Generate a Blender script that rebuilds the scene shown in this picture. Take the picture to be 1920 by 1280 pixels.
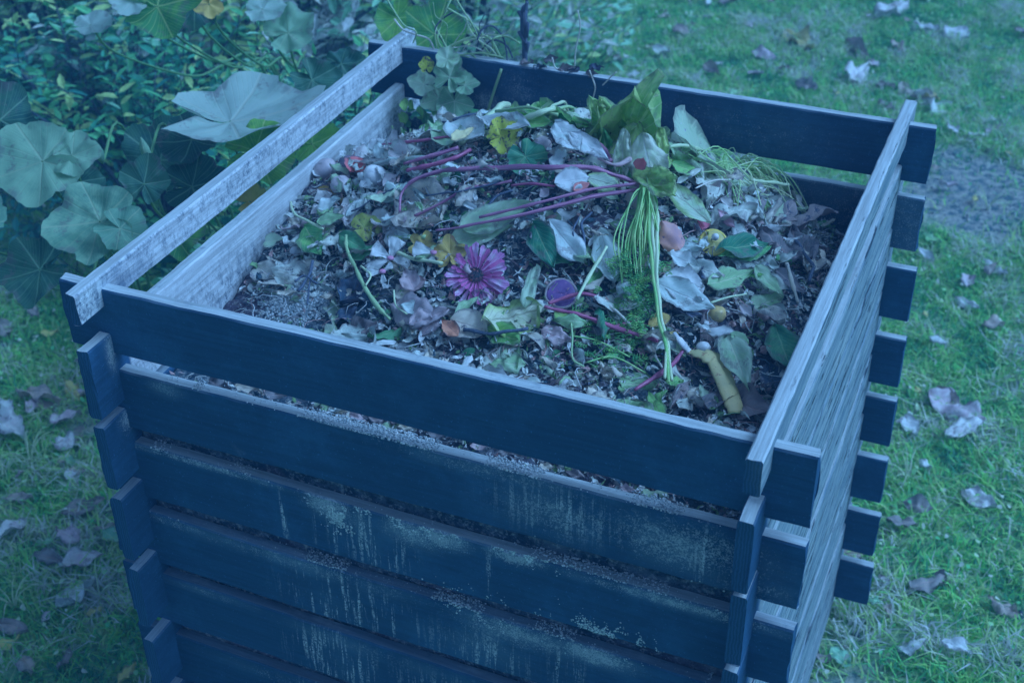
import bpy, math, random
import numpy as np
from mathutils import Vector, Matrix, noise
random.seed(7); rng = np.random.default_rng(7)
S = bpy.context.scene; COL = S.collection
for o in list(bpy.data.objects): bpy.data.objects.remove(o)

# ------------------------------------------------------------------ camera
GZ = 1.17                                   # height of the bin's rim above the lawn (lawn is z=0)
CAM = Vector((1.23137, -1.31595, 1.03761 + GZ)); YAW, PIT, ROL, FPX = -0.409091, 0.594462, -0.0175362, 2590.26
_fw = Vector((math.sin(YAW)*math.cos(PIT), math.cos(YAW)*math.cos(PIT), -math.sin(PIT)))
_r = Vector((math.cos(YAW), -math.sin(YAW), 0)); _u = _r.cross(_fw)
_r2 = _r*math.cos(ROL) + _u*math.sin(ROL); _u2 = -_r*math.sin(ROL) + _u*math.cos(ROL)
cd = bpy.data.cameras.new('camera'); cam = bpy.data.objects.new('camera', cd); COL.objects.link(cam)
cam.matrix_world = Matrix(((_r2.x,_u2.x,-_fw.x,CAM.x),(_r2.y,_u2.y,-_fw.y,CAM.y),(_r2.z,_u2.z,-_fw.z,CAM.z),(0,0,0,1)))
cd.sensor_width = 36; cd.lens = FPX/1920*36; cd.clip_start = .05; cd.clip_end = 200
cd.dof.use_dof = True; cd.dof.focus_distance = 2.02; cd.dof.aperture_fstop = 7.0
S.camera = cam

# ------------------------------------------------------------------ light
SUN_EL, SUN_AZ = math.radians(48), math.radians(72)      # azimuth from +Y towards +X
w = bpy.data.worlds.new('World'); S.world = w; w.use_nodes = True
nt = w.node_tree; nt.nodes.clear()
sky = nt.nodes.new('ShaderNodeTexSky'); sky.sky_type = 'NISHITA'; sky.sun_disc = False
sky.sun_elevation = SUN_EL; sky.sun_rotation = SUN_AZ; sky.dust_density = 4; sky.air_density = 1.0
hs = nt.nodes.new('ShaderNodeHueSaturation'); hs.inputs['Saturation'].default_value = .25
mu = nt.nodes.new('ShaderNodeMix'); mu.data_type = 'RGBA'; mu.blend_type = 'MULTIPLY'; mu.inputs[0].default_value = 1
mu.inputs[7].default_value = (.255, .545, 1.0, 1)
bg = nt.nodes.new('ShaderNodeBackground'); bg.inputs[1].default_value = .105
ou = nt.nodes.new('ShaderNodeOutputWorld')
nt.links.new(sky.outputs[0], hs.inputs['Color']); nt.links.new(hs.outputs[0], mu.inputs[6]); nt.links.new(mu.outputs[2], bg.inputs[0]); nt.links.new(bg.outputs[0], ou.inputs[0])
sd = bpy.data.lights.new('sun', 'SUN'); sd.energy = 1.75; sd.angle = math.radians(35); sd.color = (.27, .56, 1.0)
sun = bpy.data.objects.new('sun', sd); COL.objects.link(sun)
sdir = Vector((math.sin(SUN_AZ)*math.cos(SUN_EL), math.cos(SUN_AZ)*math.cos(SUN_EL), math.sin(SUN_EL)))
sun.rotation_euler = sdir.to_track_quat('Z', 'Y').to_euler(); sun.location = (3, 1, 5)
S.view_settings.view_transform = 'Standard'; S.view_settings.look = 'None'; S.view_settings.gamma = 1
S.view_settings.exposure = 0.47
S.cycles.max_bounces = 6; S.cycles.diffuse_bounces = 3; S.cycles.transparent_max_bounces = 6

# ------------------------------------------------------------------ helpers
def ray(px, py):
    return (_fw*FPX + _r2*(px-960) - _u2*(py-640)).normalized()
def RD(px, py, d): return CAM + ray(px, py)*d
def UP(px, py, ax, val):
    d = ray(px, py); return CAM + d*((val-CAM[ax])/d[ax])
def lin(c):
    c /= 255; return c/12.92 if c <= .04045 else ((c+.055)/1.055)**2.4
def A(r, g, b, k=1.0):                       # albedo of a surface seen as r,g,b under this cool light
    return tuple(min(.92, max(.004, lin(v)/w_*.8*k)) for v, w_ in zip((r, g, b), (.171, .366, .645)))
def tag(o, label, cat, group=None, kind=None):
    if label: o['label'] = label
    if cat: o['category'] = cat
    if group: o['group'] = group
    if kind: o['kind'] = kind
    return o
class MB:
    def __init__(s): s.v = []; s.f = []; s.uv = []; s.at = {}
    def add(s, v, f, uv=None, **at):
        n = len(s.v); s.v += [tuple(p) for p in v]; s.f += [tuple(i+n for i in q) for q in f]
        s.uv += uv if uv else [(0, 0)]*len(v)
        for k, a in at.items():
            s.at.setdefault(k, [])
            s.at[k] += [0.0]*(n-len(s.at[k])) + (list(a) if hasattr(a, '__len__') else [a]*len(v))
        return s
    def build(s, name, mat, parent=None, smooth=True):
        me = bpy.data.meshes.new(name); me.from_pydata(s.v, [], s.f); me.update()
        if smooth: me.polygons.foreach_set('use_smooth', [True]*len(me.polygons))
        li = np.zeros(len(me.loops), dtype=np.int32); me.loops.foreach_get('vertex_index', li)
        u = me.uv_layers.new(name='UVMap'); u.data.foreach_set('uv', np.array(s.uv, dtype=np.float32)[li].ravel())
        for k, a in s.at.items():
            a = list(a) + [0.0]*(len(s.v)-len(a))
            t = me.attributes.new(k, 'FLOAT', 'POINT'); t.data.foreach_set('value', np.array(a, dtype=np.float32))
        if mat: me.materials.append(mat)
        o = bpy.data.objects.new(name, me); COL.objects.link(o)
        if parent: o.parent = parent
        return o
def empty(name, loc, rz=0.0):
    o = bpy.data.objects.new(name, None); COL.objects.link(o); o.location = loc; o.rotation_euler.z = rz; o.empty_display_size = .05; return o
def frame(o, base, xd, nrm):                 # put a mesh built along local +x at base, along xd, face towards nrm
    x = Vector(xd).normalized(); z = Vector(nrm); z = (z - x*z.dot(x)).normalized(); y = z.cross(x)
    m = Matrix(((x.x,y.x,z.x,base[0]),(x.y,y.y,z.y,base[1]),(x.z,y.z,z.z,base[2]),(0,0,0,1)))
    o.matrix_world = m; return o
def catmull(P, n=8):
    P = [Vector(p) for p in P]; Q = [P[0]*2-P[1]] + P + [P[-1]*2-P[-2]]; out = []
    for i in range(1, len(Q)-2):
        for k in range(n):
            t = k/n; a, b, c, d = Q[i-1:i+3]
            out.append(.5*((2*b)+(c-a)*t+(2*a-5*b+4*c-d)*t*t+(3*b-a-3*c+d)*t**3))
    out.append(P[-1]); return out
def tube(mb, P, r, ns=7, flat=1.0, uvs=1.0, **at):
    n = len(P); rr = r if hasattr(r, '__len__') else [r]*n
    V = []; F = []; UV = []; up = Vector((0, 0, 1)); prev = None
    for i, p in enumerate(P):
        d = (P[min(i+1, n-1)] - P[max(i-1, 0)])
        d = d.normalized() if d.length > 1e-9 else Vector((1, 0, 0))
        a = d.cross(up) if prev is None else (prev - d*prev.dot(d))
        if a.length < 1e-5: a = d.cross(Vector((1, 0, 0)))
        a.normalize(); prev = a; b = a.cross(d)
        q = rr[min(int(i/(n-1)*(len(rr)-1)+.5), len(rr)-1)] if len(rr) != n else rr[i]
        for k in range(ns):
            t = 2*math.pi*k/ns; V.append(p + a*math.cos(t)*q + b*math.sin(t)*q*flat); UV.append((i/(n-1), k/ns))
    for i in range(n-1):
        for k in range(ns):
            F.append((i*ns+k, i*ns+(k+1) % ns, (i+1)*ns+(k+1) % ns, (i+1)*ns+k))
    F.append(tuple(range(ns))[::-1]); F.append(tuple((n-1)*ns+k for k in range(ns)))
    return mb.add(V, F, UV, **at)
def blob(mb, c, r, sx=1, sy=1, sz=1, amp=.15, fr=2.0, seed=0, nu=12, nv=8, **at):
    V = []; F = []; UV = []
    for j in range(nv+1):
        ph = math.pi*j/nv
        for i in range(nu):
            th = 2*math.pi*i/nu
            d = Vector((math.sin(ph)*math.cos(th), math.sin(ph)*math.sin(th), math.cos(ph)))
            q = r*(1+amp*noise.noise(d*fr+Vector((seed*3.1, seed*1.7, 0))))
            V.append((c[0]+d.x*q*sx, c[1]+d.y*q*sy, c[2]+d.z*q*sz)); UV.append((i/nu, j/nv))
    for j in range(nv):
        for i in range(nu):
            F.append((j*nu+i, (j+1)*nu+i, (j+1)*nu+(i+1) % nu, j*nu+(i+1) % nu))
    return mb.add(V, F, UV, **at)

# ------------------------------------------------------------------ material tools
class NT:
    def __init__(s, name):
        s.m = bpy.data.materials.new(name); s.m.use_nodes = True; s.t = s.m.node_tree; s.t.nodes.clear()
        s.o = s.n('ShaderNodeOutputMaterial')
    def n(s, k, **kw):
        x = s.t.nodes.new(k)
        for a, b in kw.items(): setattr(x, a, b)
        return x
    def l(s, a, b): s.t.links.new(a, b)
    def noise(s, scale, vec=None, detail=4, rough=.55, dist=0):
        x = s.n('ShaderNodeTexNoise'); x.inputs['Scale'].default_value = scale; x.inputs['Detail'].default_value = detail
        x.inputs['Roughness'].default_value = rough; x.inputs['Distortion'].default_value = dist
        if vec is not None: s.l(vec, x.inputs['Vector'])
        return x.outputs[0]
    def map(s, vec, sc, loc=(0, 0, 0)):
        x = s.n('ShaderNodeMapping'); x.inputs['Scale'].default_value = sc; x.inputs['Location'].default_value = loc; s.l(vec, x.inputs[0]); return x.outputs[0]
    def ramp(s, f, a, b, va=0.0, vb=1.0):
        x = s.n('ShaderNodeMapRange'); x.interpolation_type = 'SMOOTHSTEP'
        s.l(f, x.inputs[0]); x.inputs[1].default_value = a; x.inputs[2].default_value = b; x.inputs[3].default_value = va; x.inputs[4].default_value = vb
        return x.outputs[0]
    def math(s, op, a, b=None):
        x = s.n('ShaderNodeMath', operation=op)
        for i, v in enumerate((a, b)):
            if v is None: continue
            if isinstance(v, (int, float)): x.inputs[i].default_value = v
            else: s.l(v, x.inputs[i])
        return x.outputs[0]
    def mix(s, f, a, b, bt='MIX'):
        x = s.n('ShaderNodeMix', data_type='RGBA', blend_type=bt)
        for i, v in ((0, f), (6, a), (7, b)):
            if isinstance(v, (int, float)): x.inputs[i].default_value = v
            elif isinstance(v, tuple): x.inputs[i].default_value = (*v[:3], 1)
            else: s.l(v, x.inputs[i])
        return x.outputs[2]
    def attr(s, name):
        x = s.n('ShaderNodeAttribute'); x.attribute_name = name; return x.outputs['Fac']
    def objrand(s): return s.n('ShaderNodeObjectInfo').outputs['Random']
    def obj(s): return s.n('ShaderNodeTexCoord').outputs['Object']
    def uv(s): return s.n('ShaderNodeTexCoord').outputs['UV']
    def finish(s, col, rough=.7, bump=None, bs=.3, bd=.002, trans=0, spec=.3):
        p = s.n('ShaderNodeBsdfPrincipled'); p.inputs['Roughness'].default_value = rough if isinstance(rough, (int, float)) else .6
        if not isinstance(rough, (int, float)): s.l(rough, p.inputs['Roughness'])
        p.inputs['Specular IOR Level'].default_value = spec
        if isinstance(col, tuple): p.inputs[0].default_value = (*col[:3], 1)
        else: s.l(col, p.inputs[0])
        if bump is not None:
            b = s.n('ShaderNodeBump'); b.inputs['Strength'].default_value = bs; b.inputs['Distance'].default_value = bd
            s.l(bump, b.inputs['Height']); s.l(b.outputs[0], p.inputs['Normal'])
        out = p.outputs[0]
        if trans:
            t = s.n('ShaderNodeBsdfTranslucent')
            if isinstance(col, tuple): t.inputs[0].default_value = (*col[:3], 1)
            else: s.l(col, t.inputs[0])
            mx = s.n('ShaderNodeMixShader'); mx.inputs[0].default_value = trans; s.l(out, mx.inputs[1]); s.l(t.outputs[0], mx.inputs[2]); out = mx.outputs[0]
        s.l(out, s.o.inputs[0]); return s.m

DEEP = A(5, 50, 92)
def wood_mat(name, dark, pale, top, grain=1.0):
    """local x runs along the plank; attributes: pale (bleached), mold (white bloom), crack"""
    t = NT(name); o = t.obj(); rnd = t.objrand()
    off = t.n('ShaderNodeCombineXYZ'); t.l(t.math('MULTIPLY', rnd, 37.0), off.inputs[1])
    va = t.n('ShaderNodeVectorMath', operation='ADD'); t.l(o, va.inputs[0]); t.l(off.outputs[0], va.inputs[1]); v = va.outputs[0]
    g1 = t.noise(1.0, t.map(v, (7, 160, 160)), 6, .6, .4)
    g2 = t.noise(1.0, t.map(v, (22, 420, 420)), 4, .6)
    sp = t.noise(260, v, 3, .7); bl = t.noise(9, v, 5, .62)
    st = t.noise(1.0, t.map(v, (150, 60, 9)), 4, .7)
    dk = t.mix(t.ramp(g1, .3, .75), tuple(c*.85 for c in dark), tuple(c*1.2 for c in dark))
    dk = t.mix(t.ramp(t.noise(5, v, 7, .75), .45, .72, 0, .6), dk, tuple(c*2.1+.008 for c in dark)); dk = t.mix(t.math('MULTIPLY', rnd, .18), dk, tuple(c*1.7+.015 for c in dark))
    dk = t.mix(t.ramp(sp, .62, .74, 0, .5), dk, tuple(min(.9, c*4+.03) for c in dark))
    pl = t.mix(t.ramp(g1, .28, .7), tuple(c*.7 for c in pale), tuple(min(.9, c*1.15) for c in pale))
    pl = t.mix(t.ramp(g2, .56, .75, 0, .65), pl, tuple(c*.35 for c in pale))
    # dark algae mottling of bleached wood
    al = t.math('MULTIPLY', t.ramp(t.noise(95, t.map(v, (1, 1, .6)), 8, .85), .44, .66, 0, .8), t.math('ADD', t.attr('algae'), t.ramp(bl, .4, .7, 0, .35)))
    pl = t.mix(al, pl, tuple(c*.9 for c in dark))
    pa = t.attr('pale')
    pf = t.ramp(t.math('ADD', pa, t.math('MULTIPLY', t.math('SUBTRACT', bl, .5), .9)), .3, .7)
    c = t.mix(pf, dk, pl)
    gy = t.attr('grey'); gn = t.noise(1.0, t.map(v, (5, 26, 70)), 7, .75, .5)  # weathered grey of right outer faces, with shading painted in to set off tops
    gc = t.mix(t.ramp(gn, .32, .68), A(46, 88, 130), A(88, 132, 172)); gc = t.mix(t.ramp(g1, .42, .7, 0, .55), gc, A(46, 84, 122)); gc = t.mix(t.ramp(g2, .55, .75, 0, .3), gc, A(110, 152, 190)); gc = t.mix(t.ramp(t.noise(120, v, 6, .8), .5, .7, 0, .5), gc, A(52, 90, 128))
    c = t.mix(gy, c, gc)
    # white bloom
    mo = t.attr('mold')
    mm = t.math('ADD', mo, t.math('MULTIPLY', t.math('SUBTRACT', t.noise(75, v, 6, .75), .5), 1.2))
    mm = t.math('ADD', mm, t.math('MULTIPLY', t.math('SUBTRACT', t.noise(420, v, 4, .8), .5), 2.4))
    c = t.mix(t.math('MULTIPLY', t.ramp(mo, .05, .8, 0, .55), t.ramp(bl, .32, .6)), c, A(62, 106, 152))
    c = t.mix(t.math('MULTIPLY', t.ramp(mm, .5, 1.0), t.ramp(mo, .02, .3, 0, .75)), c, A(102, 146, 192))
    sk = t.attr('streak')
    ms = t.math('MULTIPLY', t.ramp(st, .51, .60), t.math('MULTIPLY', t.ramp(sk, .05, .6), t.ramp(t.noise(260, v, 3, .8), .42, .56)))
    c = t.mix(ms, c, A(106, 150, 196, 1.1))
    c = t.mix(t.math('MULTIPLY', sk, t.ramp(bl, .3, .7, 0, .3)), c, A(50, 96, 142))
    # weathered grey upper edge
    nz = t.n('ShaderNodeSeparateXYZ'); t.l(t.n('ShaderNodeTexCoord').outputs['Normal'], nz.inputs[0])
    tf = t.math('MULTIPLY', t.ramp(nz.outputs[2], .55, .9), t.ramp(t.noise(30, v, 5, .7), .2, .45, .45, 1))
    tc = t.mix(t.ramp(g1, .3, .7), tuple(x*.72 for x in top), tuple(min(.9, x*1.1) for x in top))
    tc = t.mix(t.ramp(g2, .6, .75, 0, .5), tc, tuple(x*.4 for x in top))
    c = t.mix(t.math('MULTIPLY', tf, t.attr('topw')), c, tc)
    # sawn ends show rings
    nx_ = t.math('ABSOLUTE', nz.outputs[0]); rp = t.n('ShaderNodeVectorMath', operation='ADD'); t.l(t.map(v, (0, 1, 1)), rp.inputs[0]); rp.inputs[1].default_value = (0, .06, .11)
    wv = t.n('ShaderNodeTexWave'); wv.wave_type = 'RINGS'; wv.rings_direction = 'X'; wv.inputs['Scale'].default_value = 75; wv.inputs['Distortion'].default_value = 5; wv.inputs['Detail'].default_value = 3; t.l(rp.outputs[0], wv.inputs[0])
    ec = t.mix(t.ramp(wv.outputs[1], .0, 1), tuple(x*.95 for x in dark), tuple(x*1.5+.01 for x in dark))
    c = t.mix(t.ramp(nx_, .7, .9, 0, .8), c, ec)
    ck = t.attr('crack'); cn = t.noise(1.0, t.map(v, (9, 60, 85)), 7, .72, .8)
    cf = t.math('MULTIPLY', t.ramp(cn, .555, .61), ck)
    c = t.mix(t.math('MULTIPLY', cf, .85), c, tuple(x*.25 for x in dark))
    h = t.math('ADD', t.math('MULTIPLY', g1, .8*grain), t.math('MULTIPLY', g2, .5*grain))
    h = t.math('SUBTRACT', h, t.math('MULTIPLY', cf, 1.6)); h = t.math('ADD', h, t.math('MULTIPLY', mm, .12))
    h = t.math('ADD', h, t.math('MULTIPLY', sp, .12))
    return t.finish(c, .82, h, .55, .003, spec=.2)

LM = {}
def leaf_mat(name, a, b, vein, spots=None, trans=.22, rough=.55, edge=None, spotscale=60, spotth=.6):
    if name in LM: return LM[name]
    t = NT('leaf_'+name); o = t.obj(); uv = t.uv(); rnd = t.objrand()
    n = t.noise(35, o, 5, .65); f = t.ramp(t.math('ADD', n, t.math('MULTIPLY', t.math('SUBTRACT', rnd, .5), .35)), .32, .68)
    c = t.mix(f, a, b)
    s = t.n('ShaderNodeSeparateXYZ'); t.l(uv, s.inputs[0])
    av = t.math('ABSOLUTE', t.math('SUBTRACT', s.outputs[1], .5))
    if edge: c = t.mix(t.ramp(t.math('ADD', av, t.math('MULTIPLY', n, .25)), .35, .62), c, edge)
    if spots:
        c = t.mix(t.ramp(t.noise(spotscale, o, 4, .7), spotth, spotth+.06), c, spots)
    c = t.mix(t.ramp(t.noise(26, o, 5, .8), .56, .66, 0, .55), c, A(66, 88, 116)); c = t.mix(t.ramp(t.math('ADD', av, t.math('MULTIPLY', n, .5)), .62, .75, 0, .6), c, A(60, 84, 116))
    mid = t.ramp(av, .012, .035, 1, 0)
    sv = t.math('SINE', t.math('MULTIPLY', t.math('SUBTRACT', s.outputs[0], t.math('MULTIPLY', av, .8)), 50))
    side = t.ramp(sv, .86, .99, 0, .6)
    vf = t.math('MAXIMUM', mid, side)
    c = t.mix(t.math('MULTIPLY', vf, .55), c, vein)
    h = t.math('ADD', t.math('MULTIPLY', vf, -.5), n)
    LM[name] = t.finish(c, rough, h, .5, .003, trans=trans); return LM[name]
def plain_mat(name, a, b, scale=40, rough=.5, stretch=(1, 1, 1), trans=0, spots=None, spotscale=200, bs=.3, uvs=False, spec=.35):
    if name in LM: return LM[name]
    t = NT(name); o = t.map(t.uv() if uvs else t.obj(), stretch)
    n = t.noise(scale, o, 5, .65); c = t.mix(t.ramp(n, .35, .68), a, b)
    if spots: c = t.mix(t.ramp(t.noise(spotscale, o, 3, .7), .6, .66), c, spots)
    LM[name] = t.finish(c, rough, n, bs, .003, trans=trans, spec=spec); return LM[name]
def vcol_mat(name, cols, scale=80, rough=.75, trans=0):
    """palette picked by the per-piece attribute 'tone' (0..1)"""
    t = NT(name); r = t.n('ShaderNodeValToRGB'); r.color_ramp.interpolation = 'CONSTANT'
    e = r.color_ramp.elements; n = len(cols)
    e[0].position = 0; e[0].color = (*cols[0], 1)
    e[1].position = 1/n; e[1].color = (*cols[1], 1)
    for i in range(2, n):
        x = e.new(i/n); x.color = (*cols[i], 1)
    t.l(t.attr('tone'), r.inputs[0])
    nn = t.noise(scale, t.obj(), 4, .65)
    c = t.mix(t.ramp(nn, .3, .7, .35, 0), r.outputs[0], tuple(.3*x for x in cols[0]))
    return t.finish(c, rough, nn, .4, .002, trans=trans)

# ------------------------------------------------------------------ heap height
W_, D_, T_, E_ = 1.0, 0.978, 0.0206, 0.0546
def H(x, y):
    g = math.exp(-(((x-.50)/.42)**2 + ((y-.60)/.36)**2))
    z = -.235 + .262*g
    z += .05*math.exp(-(((x-.05)/.25)**2+((y-.62)/.25)**2))
    z += .055*math.exp(-(((x-.70)/.35)**2+((y-.10)/.18)**2))
    z += .03*math.exp(-(((x-.36)/.22)**2+((y-.90)/.14)**2))
    z -= .10*math.exp(-(((x-.06)/.13)**2+((y-.96)/.13)**2))
    z -= .05*math.exp(-(((x-.96)/.12)**2+((y-.9)/.2)**2))
    z += .012*noise.noise(Vector((x*7, y*7, 1.3))) + .007*noise.noise(Vector((x*19, y*19, 4.3)))
    return z + GZ
def heap(px, py, lift=0.0):
    d = ray(px, py); s = 1.4
    while s < 4:
        p = CAM + d*s
        if p.z < H(min(max(p.x, 0), 1), min(max(p.y, 0), .98)) + lift:
            p.x = min(max(p.x, .04), .96); p.y = min(max(p.y, .035), .935); return p
        s += .003
    return CAM + d*2.2
def hn(p):
    e = .02; return Vector((H(p.x-e, p.y)-H(p.x+e, p.y), H(p.x, p.y-e)-H(p.x, p.y+e), 2*e)).normalized()
def ground(px, py, z=0.0): return UP(px, py, 2, z)

def proj(p):
    d = Vector(p)-CAM; z = d.dot(_fw); return 960+FPX*d.dot(_r2)/z, 640-FPX*d.dot(_u2)/z
_used = set()
def near_label(desc, px, py, marks):
    """say which one: its look and the nearest findable thing beside it"""
    ms = sorted(marks, key=lambda m: math.hypot(m[1]-px, m[2]-py))[:9]
    for far in ('', 'further '):
        for n, x, y in ms:
            dx, dy = px-x, py-y
            w_ = ('right of' if dx > 0 else 'left of') if abs(dx) > abs(dy)*1.2 else ('in front of' if dy > 0 else 'behind')
            q = 'just ' if math.hypot(dx, dy) < 60 else ''
            l = f'{desc} {far or q}{w_} {n}'
            if l not in _used and len(l.split()) < 16: _used.add(l); return l
    return l
# ------------------------------------------------------------------ ground, soil, grass
SPC = ground(1835, 375)
XG0, XG1, YG0, YG1 = -60, 60, -40, 60
def soil_f(x, y):
    s = 0
    for cx, cy, rx, ry in ((SPC.x, SPC.y, .32, .34), (-.24, .02, .12, .25), (.5, .5, .62, .6)):
        s = max(s, 1.2-math.hypot((x-cx)/rx, (y-cy)/ry))
    s += .45*noise.noise(Vector((x*5, y*5, 0)))+.3*noise.noise(Vector((x*16, y*16, 0)))
    return min(1, max(0, s*2.2))
def gh(x, y): return .035*noise.noise(Vector((x*.8, y*.8, 7))) + .012*noise.noise(Vector((x*4, y*4, 2)))
t = NT('ground_soil'); o = t.obj(); n1 = t.noise(3, o, 6, .65); n2 = t.noise(38, o, 6, .7); so = t.attr('soil')
g = t.mix(t.ramp(n2, .35, .7), A(30, 92, 84, 1.5), A(62, 128, 100, 1.8)); g = t.mix(t.ramp(n1, .4, .6, 0, .4), g, A(80, 134, 130, 1.6))
s_ = t.mix(t.ramp(n2, .35, .62), A(40, 84, 118, 1.1), A(92, 130, 160, 1.3))
c = t.mix(so, g, s_); GM = t.finish(c, .95, t.math('ADD', n2, t.noise(120, o, 4, .7)), .8, .02, spec=.1)
mb = MB(); V = []; F = []; UV = []; sl = []
xs = sorted(set([XG0, -30, -12, -7] + [round(-4.5+.06*i, 3) for i in range(124)] + [5, 12, 30, XG1]))
ys = sorted(set([YG0, -15, -5, -2] + [round(-1+.06*i, 3) for i in range(118)] + [8, 14, 30, YG1]))
for y in ys:
    for x in xs: V.append((x, y, gh(x, y))); UV.append((x, y)); sl.append(soil_f(x, y))
nx = len(xs)
for j in range(len(ys)-1):
    for i in range(nx-1): F.append((j*nx+i, j*nx+i+1, (j+1)*nx+i+1, (j+1)*nx+i))
mb.add(V, F, UV, soil=sl); gr = mb.build('ground', GM); tag(gr, None, None, kind='structure')

def visible_ground(n, pad=90):
    """random points of lawn that can be seen (with a margin all round)"""
    pts = []
    while len(pts) < n:
        x = rng.uniform(-3.9, 2.3, 20000); y = rng.uniform(-.7, 6.0, 20000)
        d = np.stack([x-CAM.x, y-CAM.y, -CAM.z*np.ones_like(x)], 1)
        z = d@np.array(_fw); u = 960+FPX*(d@np.array(_r2))/z; v = 640-FPX*(d@np.array(_u2))/z
        ok = (z > 0) & (u > -pad) & (u < 1920+pad) & (v > -pad) & (v < 1280+pad*2)
        ok &= ~((x > .02) & (x < .98) & (y > .02) & (y < .96))
        # what the bin hides is not worth growing
        ok &= ~((u > 330) & (u < 1480) & (v > 420)) 
        pts += list(zip(x[ok], y[ok], np.sqrt((d[ok]**2).sum(1))))
    return pts[:n]
def grass(name, n, hl, wd, mat, lean=.9, seed=1, tone_bias=0):
    pts = visible_ground(n); V = np.zeros((n*5, 3), np.float32); tone = np.zeros(n*5, np.float32); keep = 0
    for (x, y, dd) in pts:
        s = soil_f(x, y)
        if s > .25 and rng.random() < s*.93: continue
        if y > 1.1 and x < -.9 and (x+2.2)**2/3+(y-2.3)**2 < .9 and rng.random() < .6: continue
        cl = noise.noise(Vector((x*2.5, y*2.5, 3))); cl2 = noise.noise(Vector((x*9, y*9, 5)))
        h = hl*(.55+.9*rng.random())*(1+.45*cl+.3*cl2); a = rng.uniform(0, 6.283); b = a+rng.normal(0, .5)
        l = lean*h*rng.uniform(.25, 1.25); wv = wd*rng.uniform(.6, 1.4); z0 = gh(x, y)-.004
        ca, sa = math.cos(a), math.sin(a); px_, py_ = -sa*wv/2, ca*wv/2
        k = keep*5
        V[k] = (x-px_, y-py_, z0); V[k+1] = (x+px_, y+py_, z0)
        mx, my = x+ca*l*.35, y+sa*l*.35
        V[k+2] = (mx+px_*.85, my+py_*.85, z0+h*.6); V[k+3] = (mx-px_*.85, my-py_*.85, z0+h*.6)
        V[k+4] = (x+math.cos(b)*l, y+math.sin(b)*l, z0+h*(1-.25*rng.random()))
        tn = min(.999, max(0, .5+.5*cl2+.4*cl+rng.normal(0, .2)+tone_bias)); tone[k:k+5] = tn; keep += 1
    V = V[:keep*5]; idx = np.arange(keep)[:, None]*5
    q = (idx+np.array([[0, 1, 2, 3]])).ravel(); tr = (idx+np.array([[3, 2, 4]])).ravel()
    me = bpy.data.meshes.new(name); me.vertices.add(keep*5); me.vertices.foreach_set('co', V.ravel())
    me.loops.add(keep*7); me.loops.foreach_set('vertex_index', np.concatenate([q, tr]).astype(np.int32))
    me.polygons.add(keep*2)
    ls = np.concatenate([np.arange(keep)*4, keep*4+np.arange(keep)*3]).astype(np.int32)
    me.polygons.foreach_set('loop_start', ls)
    me.polygons.foreach_set('use_smooth', [True]*(keep*2))
    me.update(calc_edges=True); me.validate()
    at = me.attributes.new('tone', 'FLOAT', 'POINT'); at.data.foreach_set('value', tone[:keep*5])
    me.materials.append(mat); o = bpy.data.objects.new(name, me); COL.objects.link(o)
    return tag(o, None, None, kind='stuff')
K = 2.1
GRM = vcol_mat('grass_blades', [A(22, 84, 82, K), A(34, 106, 86, K), A(50, 128, 88, K), A(64, 142, 90, K), A(76, 148, 110, K), A(88, 156, 150, K), A(110, 166, 186, K)], scale=20, rough=.5, trans=.35)
g1 = grass('grass', 260000, .030, .0045, GRM, lean=1.6); g1['label'] = 'short damp green lawn grass growing all round the compost bin'; g1['category'] = 'grass'
CLM = vcol_mat('clover_leaves', [A(40, 112, 96, K), A(64, 134, 112, K), A(84, 146, 140, 1.8), A(100, 152, 170, 1.6)], scale=30, trans=.2)
def clover(n):
    m = MB()
    for (x, y, dd) in visible_ground(n):
        if soil_f(x, y) > .6 and rng.random() < .8: continue
        if noise.noise(Vector((x*3, y*3, 9))) < -.05 and rng.random() < .75: continue
        z = gh(x, y)+rng.uniform(.012, .034); r = rng.uniform(.003, .008); a0 = rng.uniform(0, 6.28); tn = rng.random()*.999
        tx, ty = rng.normal(0, .45, 2); V = [(x, y, z)]
        for k in range(6):
            a = a0+k*math.pi/3; q = r*(1 if k % 2 else .72); V.append((x+q*math.cos(a), y+q*math.sin(a), z+q*(tx*math.cos(a)+ty*math.sin(a))))
        m.add(V, [(0, k+1, (k+1) % 6+1) for k in range(6)], tone=tn)
    o = m.build('ground_cover', CLM); return tag(o, 'tiny round lawn weeds growing through the grass', 'ground cover', kind='stuff')
clover(9000)

m = MB(); kk = 0
for (x, y, dd) in visible_ground(26000, 20):
    if soil_f(x, y) < .35 or kk > 1500: continue
    kk += 1; r = abs(rng.normal(.0008, .0020))+.0010; blob(m, (x, y, gh(x, y)+r*.3), r, sx=rng.uniform(.8, 1.4), sz=.7, amp=.5, fr=2.5, seed=kk, nu=7, nv=5, tone=rng.random()*.999)
tag(m.build('soil_clods', vcol_mat('soil_clods', [A(54, 92, 128, 1.4), A(84, 120, 156, 1.4), A(100, 136, 172, 1.5), A(40, 76, 114)], scale=150)), 'small clods of bare grey earth trodden out of the lawn', 'soil', kind='stuff')

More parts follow.
